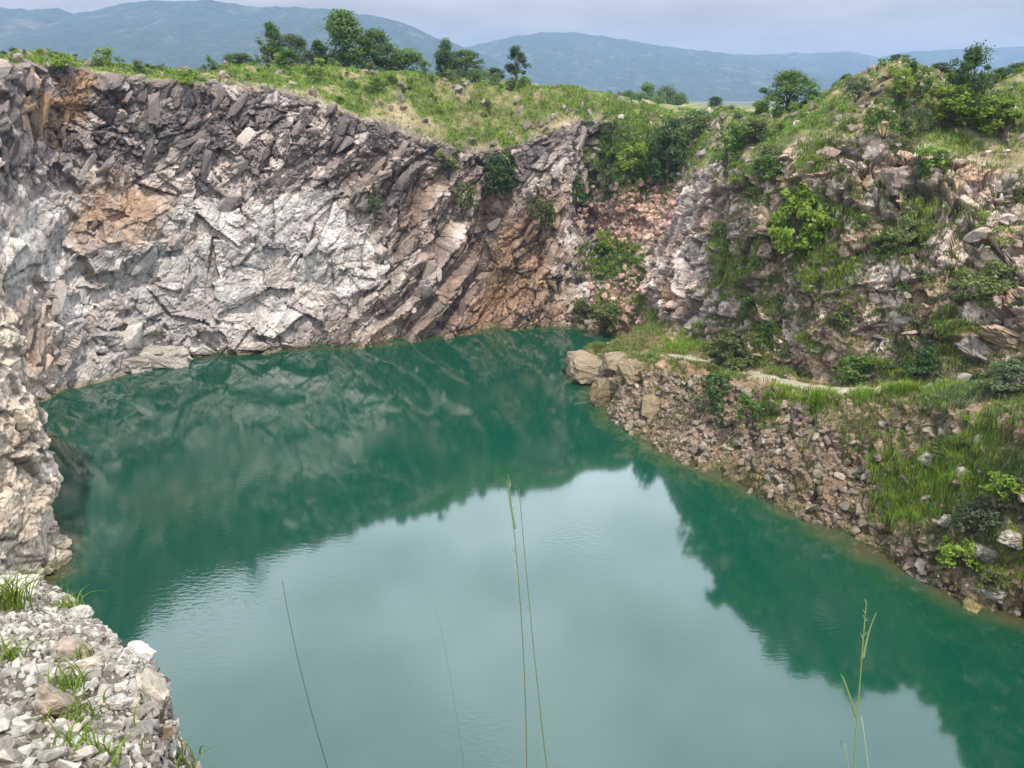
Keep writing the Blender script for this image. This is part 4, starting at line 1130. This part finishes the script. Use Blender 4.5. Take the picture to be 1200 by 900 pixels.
tuft(8, 775, 34, .35, 'bright', 'short grass tuft at the left edge under the long bladed one', .08, .006, 1)
tuft(98, 775, 26, .32, 'bright', 'small grass tuft left of the white wedge of rock', .06, .005, 1)
tuft(80, 812, 36, .34, 'bright', 'grass tuft right of the large tan boulder', .08, .005, 1)
tuft(92, 850, 46, .28, 'bright', 'green weedy tuft in the hollow of the near gravel', .12, .005, 1.2)
tuft(85, 880, 30, .28, 'bright', 'yellowish grass tuft at the bottom of the near gravel', .12, .005, 1.2)
tuft(120, 892, 26, .25, 'bright', 'grass tuft at the bottom edge right of the yellowish one', .1, .005, 1.2)
tuft(208, 895, 22, .30, 'bright', 'grass tuft on the outer corner of the near gravel', .08, .005, 1.1)
tuft(35, 690, 26, .5, 'dry', 'dry grass tuft between the long bladed tuft and the rock wall', .12, .005, 1.1)

# ------------------------------------------------------------------ air
bm = bmesh.new()
bmesh.ops.create_cube(bm, size=1.0)
X0, X1, Y0_, Y1, Z0, Z1 = -3450., 3450., -3400., 3500., -6.5, 235.
for v_ in bm.verts:
    v_.co = Vector((X1 if v_.co.x > 0 else X0, Y1 if v_.co.y > 0 else Y0_, Z1 if v_.co.z > 0 else Z0))
me = bpy.data.meshes.new('haze'); bm.to_mesh(me); bm.free()
mh, nt, N, L = new_mat('pale_air')
out = N.new('ShaderNodeOutputMaterial'); pv = N.new('ShaderNodeVolumePrincipled')
pv.inputs['Color'].default_value = (.31, .43, .67, 1); pv.inputs['Density'].default_value = .00030; pv.inputs['Anisotropy'].default_value = .1
L.new(pv.outputs['Volume'], out.inputs['Volume'])
me.materials.append(mh)
tag(link('haze', me), kind='stuff')

# ------------------------------------------------------------------ light
SUN_EL, SUN_AZ = math.radians(60), math.radians(160)       # azimuth from +Y towards +X
sdir = Vector((math.cos(SUN_EL) * math.sin(SUN_AZ), math.cos(SUN_EL) * math.cos(SUN_AZ), math.sin(SUN_EL)))
ld = bpy.data.lights.new('sun', 'SUN'); ld.energy = 4.2; ld.angle = math.radians(.7); ld.color = (1, .95, .87)
so = bpy.data.objects.new('sun', ld); COL.objects.link(so)
so.rotation_euler = (-sdir).to_track_quat('-Z', 'Y').to_euler(); so.location = (0, -20, 120)
world = bpy.data.worlds.new('World'); scene.world = world; world.use_nodes = True
nt = world.node_tree; N, L = nt.nodes, nt.links
for n in list(N): N.remove(n)
wo_ = N.new('ShaderNodeOutputWorld'); bg = N.new('ShaderNodeBackground'); bg.inputs['Strength'].default_value = .1
sky = N.new('ShaderNodeTexSky'); sky.sky_type = 'NISHITA'; sky.sun_disc = False
sky.sun_elevation = SUN_EL; sky.sun_rotation = SUN_AZ; sky.altitude = 300; sky.air_density = 1.2; sky.dust_density = 2.0; sky.ozone_density = 1.5
tc = N.new('ShaderNodeTexCoord'); sx = N.new('ShaderNodeSeparateXYZ'); L.new(tc.outputs['Generated'], sx.inputs[0])
az = N.new('ShaderNodeMath'); az.operation = 'MAXIMUM'; az.inputs[1].default_value = 0; L.new(sx.outputs['Z'], az.inputs[0])
a2 = N.new('ShaderNodeMath'); a2.operation = 'ADD'; a2.inputs[1].default_value = .16; L.new(az.outputs[0], a2.inputs[0])
cx = N.new('ShaderNodeMath'); cx.operation = 'DIVIDE'; L.new(sx.outputs['X'], cx.inputs[0]); L.new(a2.outputs[0], cx.inputs[1])
cy = N.new('ShaderNodeMath'); cy.operation = 'DIVIDE'; L.new(sx.outputs['Y'], cy.inputs[0]); L.new(a2.outputs[0], cy.inputs[1])
cb = N.new('ShaderNodeCombineXYZ'); L.new(cx.outputs[0], cb.inputs[0]); L.new(cy.outputs[0], cb.inputs[1])
cn = N.new('ShaderNodeTexNoise'); cn.inputs['Scale'].default_value = 1.9; cn.inputs['Detail'].default_value = 7; cn.inputs['Roughness'].default_value = .52
L.new(cb.outputs[0], cn.inputs['Vector'])
cr = N.new('ShaderNodeMapRange'); cr.inputs['From Min'].default_value = .38; cr.inputs['From Max'].default_value = .66; cr.inputs['To Min'].default_value = .5; cr.inputs['To Max'].default_value = .95
L.new(cn.outputs['Fac'], cr.inputs['Value'])
# bright hazy cloud, strongest in a belt half way up the sky
bl = N.new('ShaderNodeValToRGB'); L.new(sx.outputs['Z'], bl.inputs['Fac'])
be = bl.color_ramp.elements
be[0].position = .0; be[0].color = (.45, .45, .45, 1); be[1].position = 1.0; be[1].color = (.42, .42, .42, 1)
for p_, v_ in ((.28, .95), (.48, .95), (.74, .55)):
    e = be.new(p_); e.color = (v_, v_, v_, 1)
cm = N.new('ShaderNodeMix'); cm.data_type = 'RGBA'; cm.blend_type = 'MULTIPLY'; cm.inputs['Factor'].default_value = 1
cm.inputs[7].default_value = (39, 43, 48, 1); L.new(bl.outputs['Color'], cm.inputs[6])
mixc = N.new('ShaderNodeMix'); mixc.data_type = 'RGBA'
L.new(cr.outputs['Result'], mixc.inputs['Factor']); L.new(sky.outputs['Color'], mixc.inputs[6]); L.new(cm.outputs[2], mixc.inputs[7])
# dusty band above the horizon
hz_ = N.new('ShaderNodeMapRange'); hz_.interpolation_type = 'SMOOTHSTEP'; hz_.inputs['From Min'].default_value = .06; hz_.inputs['From Max'].default_value = .36
L.new(sx.outputs['Z'], hz_.inputs['Value'])
hn = N.new('ShaderNodeMix'); hn.data_type = 'RGBA'; hn.inputs[6].default_value = (3.0, 2.7, 2.0, 1); hn.inputs[7].default_value = (6.6, 6.1, 5.0, 1)
L.new(cn.outputs['Fac'], hn.inputs['Factor'])
fin = N.new('ShaderNodeMix'); fin.data_type = 'RGBA'
L.new(hz_.outputs['Result'], fin.inputs['Factor']); L.new(hn.outputs[2], fin.inputs[6]); L.new(mixc.outputs[2], fin.inputs[7])
L.new(fin.outputs[2], bg.inputs['Color']); L.new(bg.outputs[0], wo_.inputs['Surface'])

# ------------------------------------------------------------------ camera and render
cam = bpy.data.cameras.new('camera'); co = bpy.data.objects.new('camera', cam); COL.objects.link(co)
co.location = (0, 0, H); co.rotation_euler = (math.pi / 2 - PITCH, 0, 0)
cam.sensor_width = 36; cam.lens = 36 * FPX / 1200; cam.clip_end = 20000; cam.clip_start = .1
scene.camera = co
scene.view_settings.view_transform = 'Standard'; scene.view_settings.look = 'None'
scene.view_settings.exposure = 0.25; scene.view_settings.gamma = 1.0
scene.render.engine = 'CYCLES'
scene.cycles.use_denoising = True
scene.cycles.max_bounces = 6; scene.cycles.diffuse_bounces = 3; scene.cycles.glossy_bounces = 3; scene.cycles.transmission_bounces = 3; scene.cycles.volume_bounces = 1; scene.cycles.transparent_max_bounces = 8
